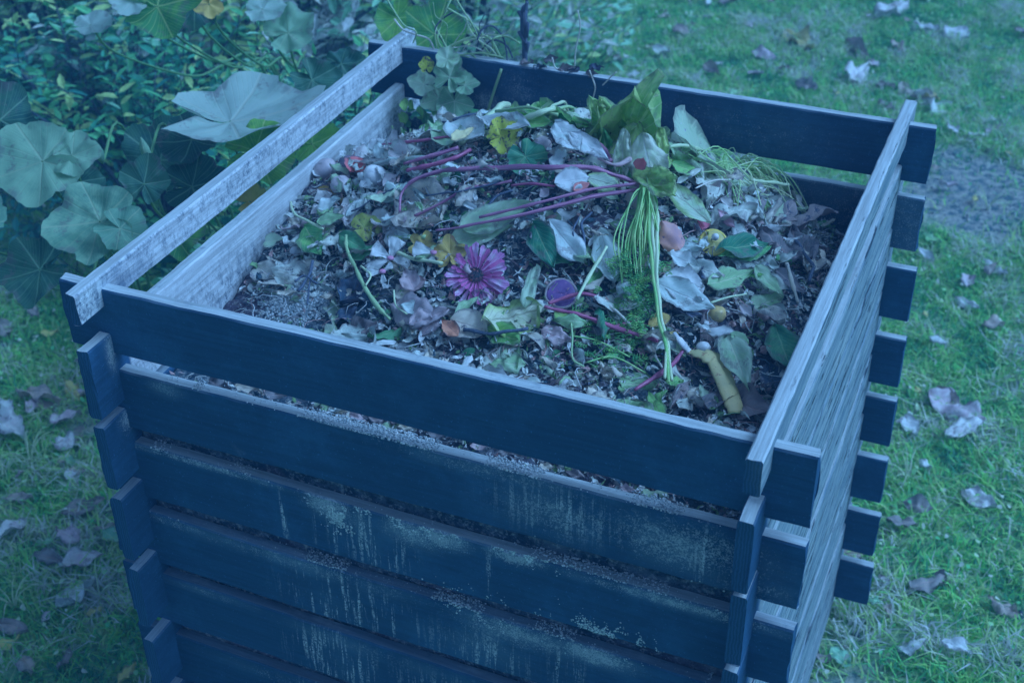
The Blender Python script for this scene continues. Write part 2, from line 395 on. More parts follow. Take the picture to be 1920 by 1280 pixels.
# ------------------------------------------------------------------ compost bin
bin_ = empty('compost_bin', (.5, .49, 0))
tag(bin_, 'square slatted timber compost bin of dark weathered boards heaped with garden waste', 'compost bin')
DKC, PLC, TPC = A(14, 54, 100, .95), A(108, 156, 204, 1.05), A(98, 146, 190, 1.0)
WD = wood_mat('dark_stained_wood', DKC, PLC, TPC)
def plank(length, h, t, segs, rows, seed, ax, pos, atf, name='board', chip=1.0, warp=.003):
    """board along local x (0..length), face z from 0 down to -h, thickness 0..t in local y"""
    prof = []                                  # closed profile, chamfered corners
    c = .0022
    for k in range(4): prof.append((c+(t-2*c)*k/3, 0))
    prof.append((t, -c*1.3))
    for k in range(1, rows): prof.append((t, -c-(h-2*c)*k/rows))
    prof.append((t, -h+c))
    for k in range(4): prof.append((t-c-(t-2*c)*k/3, -h))
    prof.append((0, -h+c))
    for k in range(rows-1, 0, -1): prof.append((0, -c-(h-2*c)*k/rows))
    prof.append((0, -c*1.3))
    n = len(prof); V = []; F = []; UV = []; at = {k: [] for k in ('pale', 'mold', 'streak', 'topw', 'crack', 'algae', 'grey')}
    sv = Vector((seed*5.3, seed*2.9, 0))
    for i in range(segs+1):
        x = length*i/segs
        bow = warp*noise.noise(Vector((x*1.7, 0, 0))+sv); bz = warp*1.1*noise.noise(Vector((x*2.1, 5, 0))+sv)
        for j, (y, z) in enumerate(prof):
            e = (1.0 if (z > -.006 or z < -h+.006) else .25)
            q = chip*.0011*noise.noise(Vector((x*34, y*60, z*26))+sv)*e 
            dy = q if y > t/2 else -q
            dz = (chip*.0009*noise.noise(Vector((x*16, y*30, 3))+sv)-abs(chip*.0022*max(0, noise.noise(Vector((x*9, y*50, 8))+sv)-.25)) if z > -.004 else (chip*.0009*noise.noise(Vector((x*14, 1, 6))+sv) if z < -h+.004 else 0))
            ex = (.004*noise.noise(Vector((y*60, z*30, 2))+sv) if i in (0, segs) else 0)
            V.append((x+ex, y+bow+dy, z+bz+dz)); UV.append((x, z))
            for k, val in atf(x, y, z).items(): at[k].append(val)
            for k in at:
                if len(at[k]) < len(V): at[k].append(0.0)
    for i in range(segs):
        for j in range(n): F.append((i*n+j, i*n+(j+1) % n, (i+1)*n+(j+1) % n, (i+1)*n+j))
    # end caps with their own rim so the ends read as sawn
    for (b, fl) in ((0, False), (segs, True)):
        base = len(V)
        for j in range(n): V.append(V[b*n+j]); UV.append((0, prof[j][1]))
        for k in at:
            for j in range(n): at[k].append(at[k][b*n+j]*(.3 if k in ('mold', 'pale') else 1))
        idx = list(range(base, base+n)); F.append(tuple(idx if not fl else idx[::-1]))
    F2 = []
    m = MB(); m.add(V, [tuple(reversed(f)) for f in F], UV, **at)
    o = m.build(name, WD, bin_, smooth=False)
    if ax == 'y':
        R = Matrix(((0, -1, 0, 0), (1, 0, 0, 0), (0, 0, 1, 0), (0, 0, 0, 1)))      # local x -> +y, local y -> -x
    else: R = Matrix.Identity(4)
    o.matrix_local = Matrix.Translation(Vector(pos)-bin_.location) @ R
    # smooth long faces only
    return o
def gauss(x, z, L):
    s = 0
    for cx, cz, rx, rz, a in L: s = max(s, a*math.exp(-((x-cx)/rx)**2-((z-cz)/rz)**2))
    return s
HB = .1125
# front boards: left top, height, tilt to the right end
Fz = [(0, .112, 0, 0), (-.1415, .109, -.003, 0), (-.2815, .110, -.008, 0), (-.418, .112, -.014, 0), (-.556, .112, -.018, 0), (-.70, .113, -.01, 0), (-.84, .113, 0, 0), (-.985, .113, 0, 0)]
MOLD = {1: [(.72, -.055, .12, .045, .62), (.9, -.05, .14, .05, .75), (.62, -.01, .25, .02, .5), (1.0, -.09, .1, .03, .5), (.10, -.012, .04, .02, .6)],
        2: [(.36, -.012, .05, .03, .9), (.41, -.02, .025, .04, .6), (.545, -.012, .05, .022, .95), (.50, -.02, .06, .03, .8), (.66, -.008, .05, .016, 1.0), (.15, -.006, .2, .008, .8), (.9, -.01, .2, .012, .8)],
        3: [(.30, -.012, .3, .02, .55), (.66, -.02, .12, .03, .75), (.78, -.015, .07, .022, .95), (.6, -.06, .1, .05, .4), (.07, -.01, .1, .012, .6)],
        4: [(.40, -.02, .2, .02, .45), (.12, -.01, .12, .012, .5)], 5: [(.3, -.02, .3, .02, .4)]}
STRK = {1: [(.72, -.05, .10, .05, .45), (.93, -.06, .02, .06, .5)], 2: [(.44, -.06, .05, .05, .9), (.365, -.06, .01, .05, .6), (.28, -.06, .004, .06, .8), (.33, -.05, .004, .05, .7), (.62, -.06, .006, .06, .5)],
        3: [(.36, -.06, .09, .06, .8), (.45, -.07, .05, .04, .7), (.60, -.08, .1, .05, .45), (.74, -.06, .03, .06, .5)], 4: [(.34, -.06, .08, .06, .7), (.6, -.06, .2, .05, .4)], 5: [(.35, -.05, .12, .06, .5)]}
for i, (z, h, dz, _) in enumerate(Fz):
    near = i < 6
    def af(x, y, zz, i=i):
        X = x-E_; out = y < .005
        d = {'pale': .12+(.18 if not out else 0), 'topw': 1.0 if i < 2 else (.75 if i == 2 else .3), 'algae': .3}
        if out: d['mold'] = gauss(X, zz, MOLD.get(i, [])); d['streak'] = gauss(X, zz, STRK.get(i, []))
        elif zz > -.006 and i in (1, 2, 3): d['mold'] = .55 if i == 1 else .35
        return d
    o = plank(W_+2*E_, h, T_, 210 if near else 30, 16 if near else 4, i+1, 'x', (-E_, 0, GZ+z), af)
    o.rotation_euler.y = -math.atan2(dz, W_)
    o['label'] = ['topmost front board, plain dark with a pale upper edge', 'second front board with chalky bloom on its right half', 'third front board with crusts of white mould along its top', 'fourth front board streaked with white drips'][i] if i < 4 else 'dark lower front board'
# back boards
Bz = [0, -.137, -.283, -.436, -.578, -.726, -.870, -1.01]
for i, z in enumerate(Bz):
    def af(x, y, zz, i=i):
        return {'pale': .1, 'topw': 1.0, 'algae': .2, 'mold': (gauss(x-E_, zz, [(.2, -.09, .035, .03, .8), (.27, -.05, .06, .06, .5), (.6, -.06, .5, .08, .36)]) if i == 0 and y < .005 else 0) + (.45 if i == 1 and y < .005 else 0)}
    xe = [-.010, -.008, -.002, .001, .004, .007, .011, .016][i]
    plank(W_+2*E_+xe, .106 if i < 2 else .11, T_, 150 if i < 2 else 30, 10 if i < 2 else 5, i+21, 'x', (-E_, D_-T_, GZ+z), af)
# left boards (local y -> -x, so local y=0 is the inner face)
YL = D_+2*E_-.012
Lz = [(.0175, .050), (-.0755, .122), (-.214, .120), (-.354, .126), (-.506, .124), (-.665, .12), (-.81, .12), (-.955, .12)]
for i, (z, h) in enumerate(Lz):
    def af(x, y, zz, i=i, h=h):
        Y = x-E_; inner = y < .005; d = {'topw': 1.0 if i < 2 else .55}
        if i == 0: d['pale'] = .62+.2*min(1, max(0, Y*3)) if inner else .5; d['algae'] = .85+.4*max(0, .15-Y)*3+ .35*max(0, Y-.75)*3
        elif i == 1:
            k = min(1, max(0, (Y-.02)/.02)); d['pale'] = .1+1.1*k if inner else .2
            d['algae'] = min(1, max(.08, (-zz-.012)/.07))*(1 if inner else 0) + max(0, Y-.7)*2.2
            d['mold'] = gauss(x, zz, [(.045, -.03, .012, .04, .9), (.052, -.01, .02, .02, .8)])
        else:
            d['pale'] = .08; d['mold'] = gauss(x, zz, [(.05, -.02, .02, .03, .75), (.04, -.03, .02, .05, .3)]) if i == 2 else 0
        return d
    near = i < 3
    o = plank(YL, h, T_, 190 if near else 40, 14 if near else 5, i+41, 'y', (T_, -E_, GZ+z), af)
    if i == 0: o['label'] = 'narrow bleached top rail of the left side'
    if i == 1: o['label'] = 'bleached pale grey second board of the left side'
# right boards (outer face is local y=0 -> x=W_)
Rz = [(.0165, .054), (-.0775, .117), (-.202, .122), (-.338, .124), (-.48, .124), (-.62, .124), (-.765, .124), (-.905, .124), (-1.04, .12)]
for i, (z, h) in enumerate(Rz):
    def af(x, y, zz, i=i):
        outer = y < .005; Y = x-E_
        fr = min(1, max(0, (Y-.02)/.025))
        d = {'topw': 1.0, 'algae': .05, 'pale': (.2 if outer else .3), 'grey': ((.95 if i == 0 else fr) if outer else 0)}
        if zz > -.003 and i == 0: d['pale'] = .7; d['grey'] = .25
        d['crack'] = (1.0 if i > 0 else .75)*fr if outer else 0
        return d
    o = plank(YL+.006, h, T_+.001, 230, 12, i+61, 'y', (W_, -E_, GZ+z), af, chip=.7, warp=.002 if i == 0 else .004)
    if i == 0: o['label'] = 'narrow split grey top rail of the right side'

# ------------------------------------------------------------------ heap body
t = NT('compost_soil'); o = t.obj(); n1 = t.noise(24, o, 6, .7); n2 = t.noise(110, o, 5, .75); n3 = t.noise(5, o, 3, .6)
c = t.mix(t.ramp(n1, .4, .65), A(16, 54, 92), A(54, 92, 132, 1.1)); c = t.mix(t.ramp(n2, .5, .66), c, A(92, 136, 176)); c = t.mix(t.ramp(n2, .4, .3, 0, .8), c, A(6, 40, 78, .5))
c = t.mix(t.ramp(n3, .5, .62, 0, .4), c, A(70, 72, 112))
CM = t.finish(c, .9, t.math('ADD', t.math('MULTIPLY', n1, 1.2), n2), 1, .012, spec=.15)
mb = MB(); V = []; F = []; UV = []; NX = 150
for j in range(NX+1):
    for i in range(NX+1):
        x = T_+.001+(W_-2*T_-.002)*i/NX; y = T_+.001+(D_-2*T_-.002)*j/NX
        V.append((x, y, H(x, y)+.006*noise.noise(Vector((x*60, y*60, 0)))+.003*noise.noise(Vector((x*150, y*150, 0))))); UV.append((x, y))
for j in range(NX):
    for i in range(NX): a = j*(NX+1)+i; F.append((a, a+1, a+NX+2, a+NX+1))
n0 = len(V)
ring = [i for i in range(NX+1)] + [j*(NX+1)+NX for j in range(1, NX+1)] + [NX*(NX+1)+i for i in range(NX-1, -1, -1)] + [j*(NX+1) for j in range(NX-1, 0, -1)]
for k in ring: V.append((V[k][0], V[k][1], .02)); UV.append((V[k][0], V[k][1]))
for a in range(len(ring)):
    b = (a+1) % len(ring); F.append((ring[b], ring[a], n0+a, n0+b))
mb.add(V, F, UV); hp = mb.build('compost', CM); tag(hp, 'dark rotting compost heap filling the slatted bin', 'compost', kind='stuff')

# ------------------------------------------------------------------ leaves
def width(shape, u):
    if shape == 'ovate': return math.sin(math.pi*min(1, u**.72))**.85
    if shape == 'lance': return math.sin(math.pi*u**.85)**1.1
    if shape == 'oval': return math.sin(math.pi*u)**.6
    if shape == 'round': return math.sqrt(max(0, 1-(2*u-1)**2))**.9
    if shape == 'strip': return min(1, 8*u, 8*(1-u))**.5
    if shape == 'heart': return (math.sin(math.pi*min(1, (u+.02)**.5))**.8)
    if shape == 'paddle': return (.25+.75*u*u*(3-2*u))*min(1, 12*(1-u))**.6*min(1, 20*u)
    if shape == 'lobed': return (math.sin(math.pi*u**.85)**.7)*(.62+.38*abs(math.cos(u*3.2*math.pi)))
    if shape == 'shard': return min(1, 4*u)*(1-u*.75)*min(1, 5*(1-u))
    return 1
def leaf_geo(shape='ovate', L=.08, W=.5, fold=.25, curl=.3, wav=.1, teeth=0, seed=0, nu=16, nv=8, side=0., twist=0.):
    V = []; F = []; UV = []; sv = Vector((seed*1.37, seed*.71, seed*.3)); x = z = 0.0; an = -curl*.5; pts = []
    for i in range(nu+1):
        pts.append((x, z, an)); s_ = L/nu; x += math.cos(an)*s_; z += math.sin(an)*s_; an += curl/nu
    z0 = pts[nu//2][1]
    for i in range(nu+1):
        u = i/nu; hw = max(.0, width(shape, u))*L*W*.5
        if teeth: hw *= 1+.16*((u*teeth) % 1-.5)*(1 if u < .95 else 0)
        hw *= 1+.18*noise.noise(Vector((u*3, 1, 0))+sv)+.13*noise.noise(Vector((u*15, 4, 0))+sv); tw = twist*(u-.5)
        for j in range(nv+1):
            v = -1+2*j/nv; y = v*hw; f = abs(v)*hw*fold+v*v*hw*side
            q = wav*L*noise.noise(Vector((u*3.2, v*1.4, 0))+sv)*(.35+abs(v)) + wav*.4*L*noise.noise(Vector((u*8, v*4, 0))+sv)
            yy = y*(1-.25*abs(fold)*abs(v)); px_, pz_, a = pts[i]
            zz = f+q; y2 = yy*math.cos(tw)-zz*math.sin(tw); z2 = yy*math.sin(tw)+zz*math.cos(tw)
            V.append((px_-math.sin(a)*z2+.06*L*noise.noise(Vector((v*2, u*2, 9))+sv), y2, pz_+math.cos(a)*z2)); UV.append((u, (v+1)/2))
    for i in range(nu):
        for j in range(nv): k = i*(nv+1)+j; F.append((k, k+nv+1, k+nv+2, k+1))
    return V, F, UV
def polar_geo(R=.1, lobes=5, depth=.25, cup=.25, wav=.12, seed=0, nr=9, nt_=60, notch=1.0, teeth=22):
    """round lobed leaf, stalk joins near the centre at the notch (towards -x)"""
    V = [(0, 0, 0)]; UV = [(.5, .5)]; F = []; sv = Vector((seed*1.3, seed*.9, 2))
    for r in range(1, nr+1):
        for k in range(nt_):
            a = -math.pi+2*math.pi*(k+.5)/nt_
            e = (1-depth*.4+depth*.4*abs(math.cos(a*lobes/2))*2-depth*.4)*(1+.20*noise.noise(Vector((math.cos(a)*1.6, math.sin(a)*1.6, 3))+sv)+.07*noise.noise(Vector((math.cos(a)*7, math.sin(a)*7, 5))+sv))*(1+.035*abs(math.sin(a*teeth/2)))
            nn = abs(abs(a)-math.pi); e *= 1-notch*.8*math.exp(-(nn/.2)**2); e *= 1+.15*math.cos(a)
            q = r/nr; rr = R*q*e
            z = cup*R*q*q*.6 + wav*R*q*math.sin(a*lobes+seed)*.6 + wav*R*q*1.2*noise.noise(Vector((math.cos(a)*q*2.2, math.sin(a)*q*2.2, 0))+sv) - .012*R*math.cos(a*lobes*2)*q
            V.append((rr*math.cos(a), rr*math.sin(a), z)); w_ = math.sin(a*lobes*.5); UV.append((q*(1-abs(w_))+.4*abs(w_)*q, .5+.5*w_*q))
    for k in range(nt_-1): F.append((0, 1+k, 2+k))
    for r in range(nr-1):
        for k in range(nt_-1): b = 1+r*nt_+k; F.append((b, b+nt_, b+nt_+1, b+1))
    return V, F, UV
_ls = [0]
def leaf(name, a, b, mat, label, cat='leaf', group=None, shape='ovate', W=.5, fold=.25, curl=.3, wav=.1, teeth=0, lift=.012, lift2=None, tilt=.35, at=heap, side=0., twist=0., nu=16, nv=8, roll=0.):
    """a leaf lying from pixel a (base) to pixel b (tip) on the surface"""
    _ls[0] += 1
    p = at(*a)+Vector((0, 0, lift)); q = at(*b)+Vector((0, 0, lift if lift2 is None else lift2)); L = (q-p).length
    if L > .3: q = p+(q-p)*.3/L; L = .3
    V, F, UV = leaf_geo(shape, L, W, fold, curl, wav, teeth, _ls[0], nu, nv, side, twist)
    o = MB().add(V, F, UV).build(name, mat)
    n = (hn(p) if at is heap else Vector((0, 0, 1))); n = (n*(1-tilt)+(CAM-p).normalized()*tilt)
    x = (q-p).normalized(); n = Matrix.Rotation(roll, 3, x) @ n
    frame(o, p, x, n); tag(o, label, cat, group); return o
def stem(name, P, r, mat, label, cat='stalk', group=None, lift=.012, at=heap, parent=None, ns=8, lifts=None, flat=1.0, wob=.0):
    pts = [at(*p)+Vector((0, 0, (lifts[i] if lifts else lift))) for i, p in enumerate(P)]
    c = pts[0].copy(); C = catmull(pts, 8)
    if wob: C = [p+Vector((wob*noise.noise(p*30), wob*noise.noise(p*30+Vector((5, 0, 0))), wob*noise.noise(p*25+Vector((0, 7, 0))))) for p in C]
    C = [p+Vector([.0022*noise.noise(p*22+Vector((k*9, 0, 0))) for k in range(3)]) for p in C]; n_ = len(C); rl = r if hasattr(r, '__len__') else [r]
    r = [rl[min(len(rl)-1, int(i/(n_-1)*(len(rl)-1)+.5))]*(1+.35*noise.noise(C[i]*70)+.15*noise.noise(C[i]*200)) for i in range(n_)]
    m = MB(); tube(m, [p-c for p in C], r, ns, flat); o = m.build(name, mat, parent); o.location = c
    if not parent: tag(o, label, cat, group)
    return o

k1 = 1.15
M_fresh = leaf_mat('fresh', A(44, 122, 104, k1), A(74, 150, 118, k1), A(110, 168, 160, k1), trans=.3)
M_lime = leaf_mat('lime', A(84, 152, 112, k1), A(60, 132, 100, k1), A(120, 172, 160, k1), trans=.35)
M_dkgreen = leaf_mat('dark_green', A(20, 88, 92, k1), A(44, 110, 104, k1), A(80, 140, 140), trans=.2)
M_pale = leaf_mat('pale_green', A(96, 152, 170, k1), A(80, 144, 140, k1), A(120, 172, 185, k1), trans=.3)
M_white = leaf_mat('papery', A(112, 164, 206, 1.35), A(98, 150, 190, 1.3), A(128, 172, 214, 1.1), trans=.25)
M_tan = leaf_mat('tan', A(106, 142, 168, 1.3), A(86, 122, 150, 1.25), A(120, 146, 182, k1), trans=.15, spots=A(56, 82, 120))
M_pink = leaf_mat('pinkish', A(106, 130, 170, k1), A(90, 118, 158, k1), A(122, 132, 176, k1), trans=.2)
M_brown = leaf_mat('brown', A(56, 82, 112, k1), A(76, 98, 128, k1), A(104, 122, 158), trans=.08, spots=A(30, 56, 96))
M_grey = leaf_mat('grey', A(78, 122, 154, 1.25), A(98, 142, 174, 1.3), A(112, 152, 186), trans=.1, spots=A(48, 82, 120))
M_dark = leaf_mat('dark_rotten', A(22, 54, 92, k1), A(38, 64, 104, k1), A(60, 84, 122), trans=.05)
M_yel = leaf_mat('yellow', A(110, 130, 96, k1), A(92, 116, 92, k1), A(120, 140, 120), trans=.2, spots=A(84, 92, 96))
M_spot = leaf_mat('spotted_yellow', A(98, 142, 76, k1), A(84, 128, 80, k1), A(112, 148, 96), trans=.2, spots=A(44, 66, 80), spotscale=110, spotth=.54)
M_greenedge = leaf_mat('green_edged', A(100, 152, 176, k1), A(88, 146, 156, k1), A(70, 90, 112), edge=A(82, 142, 112, k1), trans=.25)
M_orange = leaf_mat('orange_brown', A(112, 104, 108, k1), A(86, 84, 100, k1), A(96, 96, 112), trans=.05)
M_beet = plain_mat('beet_stalk', A(70, 54, 114), A(116, 112, 168), 3, .35, (1, 6, 1), uvs=True, spec=.5)
M_beetr = plain_mat('red_stalk', A(78, 48, 108), A(112, 90, 144), 3, .35, (1, 6, 1), uvs=True, spec=.5)
M_gst = plain_mat('green_stalk', A(88, 146, 150, k1), A(116, 168, 176, k1), 4, .4, (1, 8, 1), uvs=True, spec=.4)
M_gst2 = plain_mat('dull_green_stalk', A(66, 124, 120, k1), A(94, 148, 142, k1), 4, .5, (1, 8, 1), uvs=True)
M_twig = plain_mat('dark_twig', A(20, 52, 92, k1), A(52, 78, 116, k1), 6, .7, (4, 2, 1), uvs=True)
M_straw = plain_mat('straw', A(98, 136, 168, k1), A(116, 156, 190, k1), 6, .6, (1, 6, 1), uvs=True)
M_ptan = plain_mat('petiole', A(84, 140, 120, k1), A(60, 120, 104, k1), 5, .5, uvs=True)

# ------------------------------------------------------------------ plants left of and behind the bin
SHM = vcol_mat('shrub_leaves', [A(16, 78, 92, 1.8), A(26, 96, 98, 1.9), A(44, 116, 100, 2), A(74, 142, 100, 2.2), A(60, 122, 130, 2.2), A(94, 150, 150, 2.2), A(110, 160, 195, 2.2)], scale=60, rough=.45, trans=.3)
SBM = plain_mat('shrub_bark', A(14, 44, 74), A(44, 74, 104), 30, .8)
def shrub(name, label, c, rx, ry, zt, n, ls, seed, cuts=(), tones=(0, 1)):
    """bush rooted on the lawn at c: branches and a loose crown of folded leaves in twig sprays"""
    r_ = random.Random(seed); root = empty(name, (c[0], c[1], 0)); tag(root, label, 'shrub', 'shrubs and weeds beyond the left side of the bin')
    m = MB(); b = MB(); tips = []
    for k in range(16):
        a = r_.uniform(0, 6.28); q = r_.uniform(.3, .95); top = Vector((math.cos(a)*rx*q, math.sin(a)*ry*q, zt*r_.uniform(.7, .97)*(1-.35*q*q)))
        P = catmull([Vector((math.cos(a)*.05, math.sin(a)*.05, 0)), Vector((top.x*.35, top.y*.35, top.z*.45)), Vector((top.x*.75, top.y*.75, top.z*.8)), top], 4)
        tube(b, P, [.010, .007, .005, .0025], 5)
    for k in range(n//7):
        while True:
            u, v, w_ = r_.uniform(-1, 1), r_.uniform(-1, 1), r_.uniform(0, 1); d = math.sqrt(u*u+v*v+(w_*.98)**2)
            g = noise.noise(Vector((u*2.6+seed, v*2.6, w_*2.6)))
            if .42 < d+.22*g < 1.0: break
        p = Vector((u*rx, v*ry, .05+w_*zt*.95)); dr = (Vector((u, v, .6+r_.random()*.5))+Vector([r_.gauss(0, .5) for _ in range(3)])).normalized()
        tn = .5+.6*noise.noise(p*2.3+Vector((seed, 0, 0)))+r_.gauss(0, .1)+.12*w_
        q = p-dr*.12; tube(b, [q, p, p+dr*.10], [.002, .0015, .001], 3)
        for i in range(7):
            s = p+dr*(.02*i-.05); sd_ = dr.cross(Vector((0, 0, 1)))
            sd_ = (sd_.normalized() if sd_.length > .01 else Vector((1, 0, 0))) * (1 if i % 2 else -1)
            ld = (sd_*.9+dr*.6+Vector((r_.gauss(0, .3), r_.gauss(0, .3), r_.gauss(-.1, .25)))).normalized()
            L = ls*r_.uniform(.55, 1.25); Wd = L*r_.uniform(.32, .5); up = Vector((r_.gauss(0, .35), r_.gauss(0, .35), 1)); y = up.cross(ld).normalized(); z = ld.cross(y)
            cv = r_.uniform(-.25, .1)
            V = [s, s+ld*L*.28+y*Wd*.42+z*L*.06, s+ld*L*.28, s+ld*L*.28-y*Wd*.42+z*L*.06, s+ld*L*.62+y*Wd*.4+z*L*(.06+cv*.4), s+ld*L*.64+z*L*cv*.4, s+ld*L*.62-y*Wd*.4+z*L*(.06+cv*.4), s+ld*L*1.0+z*L*cv]
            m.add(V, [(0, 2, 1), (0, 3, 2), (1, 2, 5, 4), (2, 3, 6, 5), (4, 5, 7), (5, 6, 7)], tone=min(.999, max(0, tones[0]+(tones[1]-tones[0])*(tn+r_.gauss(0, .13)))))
    m.build('foliage', SHM, root, smooth=False); b.build('branch', SBM, root); return root
shrub('shrub', 'dense shrub with small oval leaves in the top left corner of the picture', (-2.35, 2.55), .95, .75, .98, 7200, .082, 3, tones=(.12, .95))
shrub('shrub', 'paler bushy shrub with silvery upturned leaves behind the left rail', (-1.55, 2.75), .75, .75, 1.02, 6500, .078, 5, tones=(.25, 1.1))
shrub('shrub', 'loose yellow green shrub reaching up to the far left corner of the bin', (-.98, 3.35), .62, .55, .95, 3600, .065, 9, tones=(.25, 1.05))
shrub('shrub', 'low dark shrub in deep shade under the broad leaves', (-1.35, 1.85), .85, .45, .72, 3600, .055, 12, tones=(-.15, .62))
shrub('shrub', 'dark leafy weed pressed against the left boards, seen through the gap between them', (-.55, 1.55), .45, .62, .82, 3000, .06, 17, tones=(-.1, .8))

B1 = leaf_mat('broad_leaf', A(54, 114, 124, 1.1), A(76, 136, 146, 1.15), A(96, 148, 160), trans=.35)
B2 = leaf_mat('broad_leaf_green', A(40, 112, 92, 1.1), A(68, 136, 84, 1.15), A(100, 164, 130, 1.4), trans=.5)
B3 = leaf_mat('broad_leaf_dark', A(20, 74, 92, .9), A(36, 92, 100, .95), A(70, 126, 136, 1.2), trans=.35)
B4 = leaf_mat('broad_leaf_light', A(92, 146, 178, 1.05), A(78, 136, 158, 1.05), A(104, 152, 180), trans=.3)
M_pet = plain_mat('leaf_stalk', A(60, 120, 100, 1.0), A(40, 100, 92, 1.0), 5, .5, uvs=True, trans=.1)
def big_plant(label, leaves, base):
    root = empty('squash_plant', (base[0], base[1], 0)); tag(root, label, 'plant', 'broad leaved plants beyond the left side of the bin')
    for i, (px, py, d, R, head, tilt, mat, kw) in enumerate(leaves):
        c = RD(px, py, d); V, F, UV = polar_geo(R=R*(.88 if i else .95), seed=i*3+px % 17, **{**kw, 'depth': kw.get('depth', .2)*.7})
        o = MB().add(V, F, UV).build('leaf', mat, root)
        tc_ = (CAM-c).normalized(); n = (Vector((0, 0, 1))*(1-tilt)+tc_*tilt); hx = _r2*math.cos(math.radians(head))+_u2*math.sin(math.radians(head))
        frame(o, c-root.location, hx, n)
        # stalk down to the root
        e = Vector((base[0]+.03*math.cos(i*2), base[1]+.03*math.sin(i*2), .0)); mid = (c+e)/2+Vector((0, 0, .16))
        P = catmull([c, c+Vector((0, 0, -.03))+(e-c)*.06, mid*.6+c*.4-Vector((0, 0, .06)), mid, e*.7+c*.3, e], 6)
        m = MB(); tube(m, [p-root.location for p in P], [.0022, .0026, .0032, .0035, .004, .005], 8)
        m.build('leaf_stalk', M_pet, root)
    return root
big_plant('squash plant with two scalloped pale leaves low at the left edge of the picture', [
    (80, 302, 2.62, .085, 200, .55, B1, dict(depth=.18, cup=.1, wav=.10)), (135, 292, 2.60, .050, 20, .5, B1, dict(depth=.2, cup=.1)),
    (188, 415, 2.45, .085, 190, .6, B1, dict(depth=.28, cup=.15, wav=.14)), (225, 428, 2.42, .050, -20, .5, B1, dict(depth=.3)),
    (75, 505, 2.75, .080, 200, .55, B3, dict(depth=.35)), (150, 340, 2.7, .05, -60, .5, B3, dict(depth=.3)), (0, 225, 2.8, .08, 120, .5, B3, dict(depth=.3)), (-60, 420, 2.6, .09, 150, .5, B1, dict(depth=.2))], (-.98, 1.28))
big_plant('squash plant with one very wide pale leaf, green underneath, beside the left rail', [
    (432, 228, 2.68, .150, 5, .0, B4, dict(depth=.14, cup=.30, wav=.10, notch=.6)), (478, 283, 2.60, .078, 10, .45, B2, dict(depth=.25, cup=-.1, notch=.5)),
    (360, 262, 2.8, .07, 190, .4, B3, dict(depth=.2)), (270, 345, 2.55, .05, 80, .4, B3, dict(depth=.3)), (360, 350, 2.75, .075, 10, .5, B3, dict(depth=.3)),
    (300, 300, 2.9, .09, 70, .45, B3, dict(depth=.3)), (330, 445, 2.62, .06, 20, .4, B2, dict(depth=.3)), (470, 378, 2.62, .035, 20, .5, leaf_mat('autumn_yellow', A(120, 130, 96, 1.3), A(100, 120, 90, 1.3), A(120, 140, 120)), dict(depth=.2)), (585, 270, 2.9, .06, 20, .4, B2, dict(depth=.3))], (-.62, 1.35))
big_plant('squash plant with a curled bright green leaf at the top edge of the picture', [
    (295, 12, 3.0, .085, 10, .55, B2, dict(depth=.2, cup=.5)), (250, 0, 3.0, .05, 170, .5, B4, dict(depth=.2)), (365, 10, 3.05, .055, -90, .7, B3, dict(depth=.3)), (392, 8, 3.0, .032, -90, .6, leaf_mat('autumn_yellow', None, None, None), dict(depth=.2)),
    (492, 18, 3.0, .05, 5, .25, B4, dict(depth=.1, cup=.1, notch=.3)), (540, 62, 3.0, .065, 30, .45, B1, dict(depth=.35, wav=.2)), (585, 150, 2.95, .062, -40, .5, B3, dict(depth=.35, wav=.2)),
    (170, 48, 3.1, .045, 10, .25, B4, dict(depth=.1, notch=.3)), (640, 120, 3.1, .05, 10, .4, B3, dict(depth=.35, wav=.2)),
    (745, 35, 3.15, .060, -60, .7, B2, dict(depth=.2, cup=.4)), (815, 65, 3.05, .075, 70, .65, B2, dict(depth=.2, cup=.2, notch=.3))], (-1.0, 2.35))
# slender upright weeds in front of the shrub
def bud_weed(px, py, d, base, label):
    root = empty('bud_stalk', (base[0], base[1], 0)); tag(root, label, 'plant', 'budded stalks among the broad leaves'); c = RD(px, py, d)
    P = catmull([c, c*.7+Vector((base[0], base[1], c.z*.8))*.3, c*.3+Vector((base[0], base[1], c.z*.35))*.7, Vector((base[0], base[1], 0))], 6)
    m = MB(); tube(m, [p-root.location for p in P], .003, 6); m.build('stalk', M_pet, root)
    m = MB(); L = .045; q = [c+Vector((0, 0, L*k/6))+_r2*(-.006*k/6) for k in range(7)]
    tube(m, [p-root.location for p in q], [.003, .007, .009, .009, .007, .004, .001], 8); m.build('bud', B1, root)
    return root
bud_weed(278, 300, 2.6, (-.72, 1.3), 'tall budded stalk closest to the left rail'); bud_weed(192, 305, 2.65, (-.88, 1.33), 'shorter budded stalk right of the scalloped leaf')

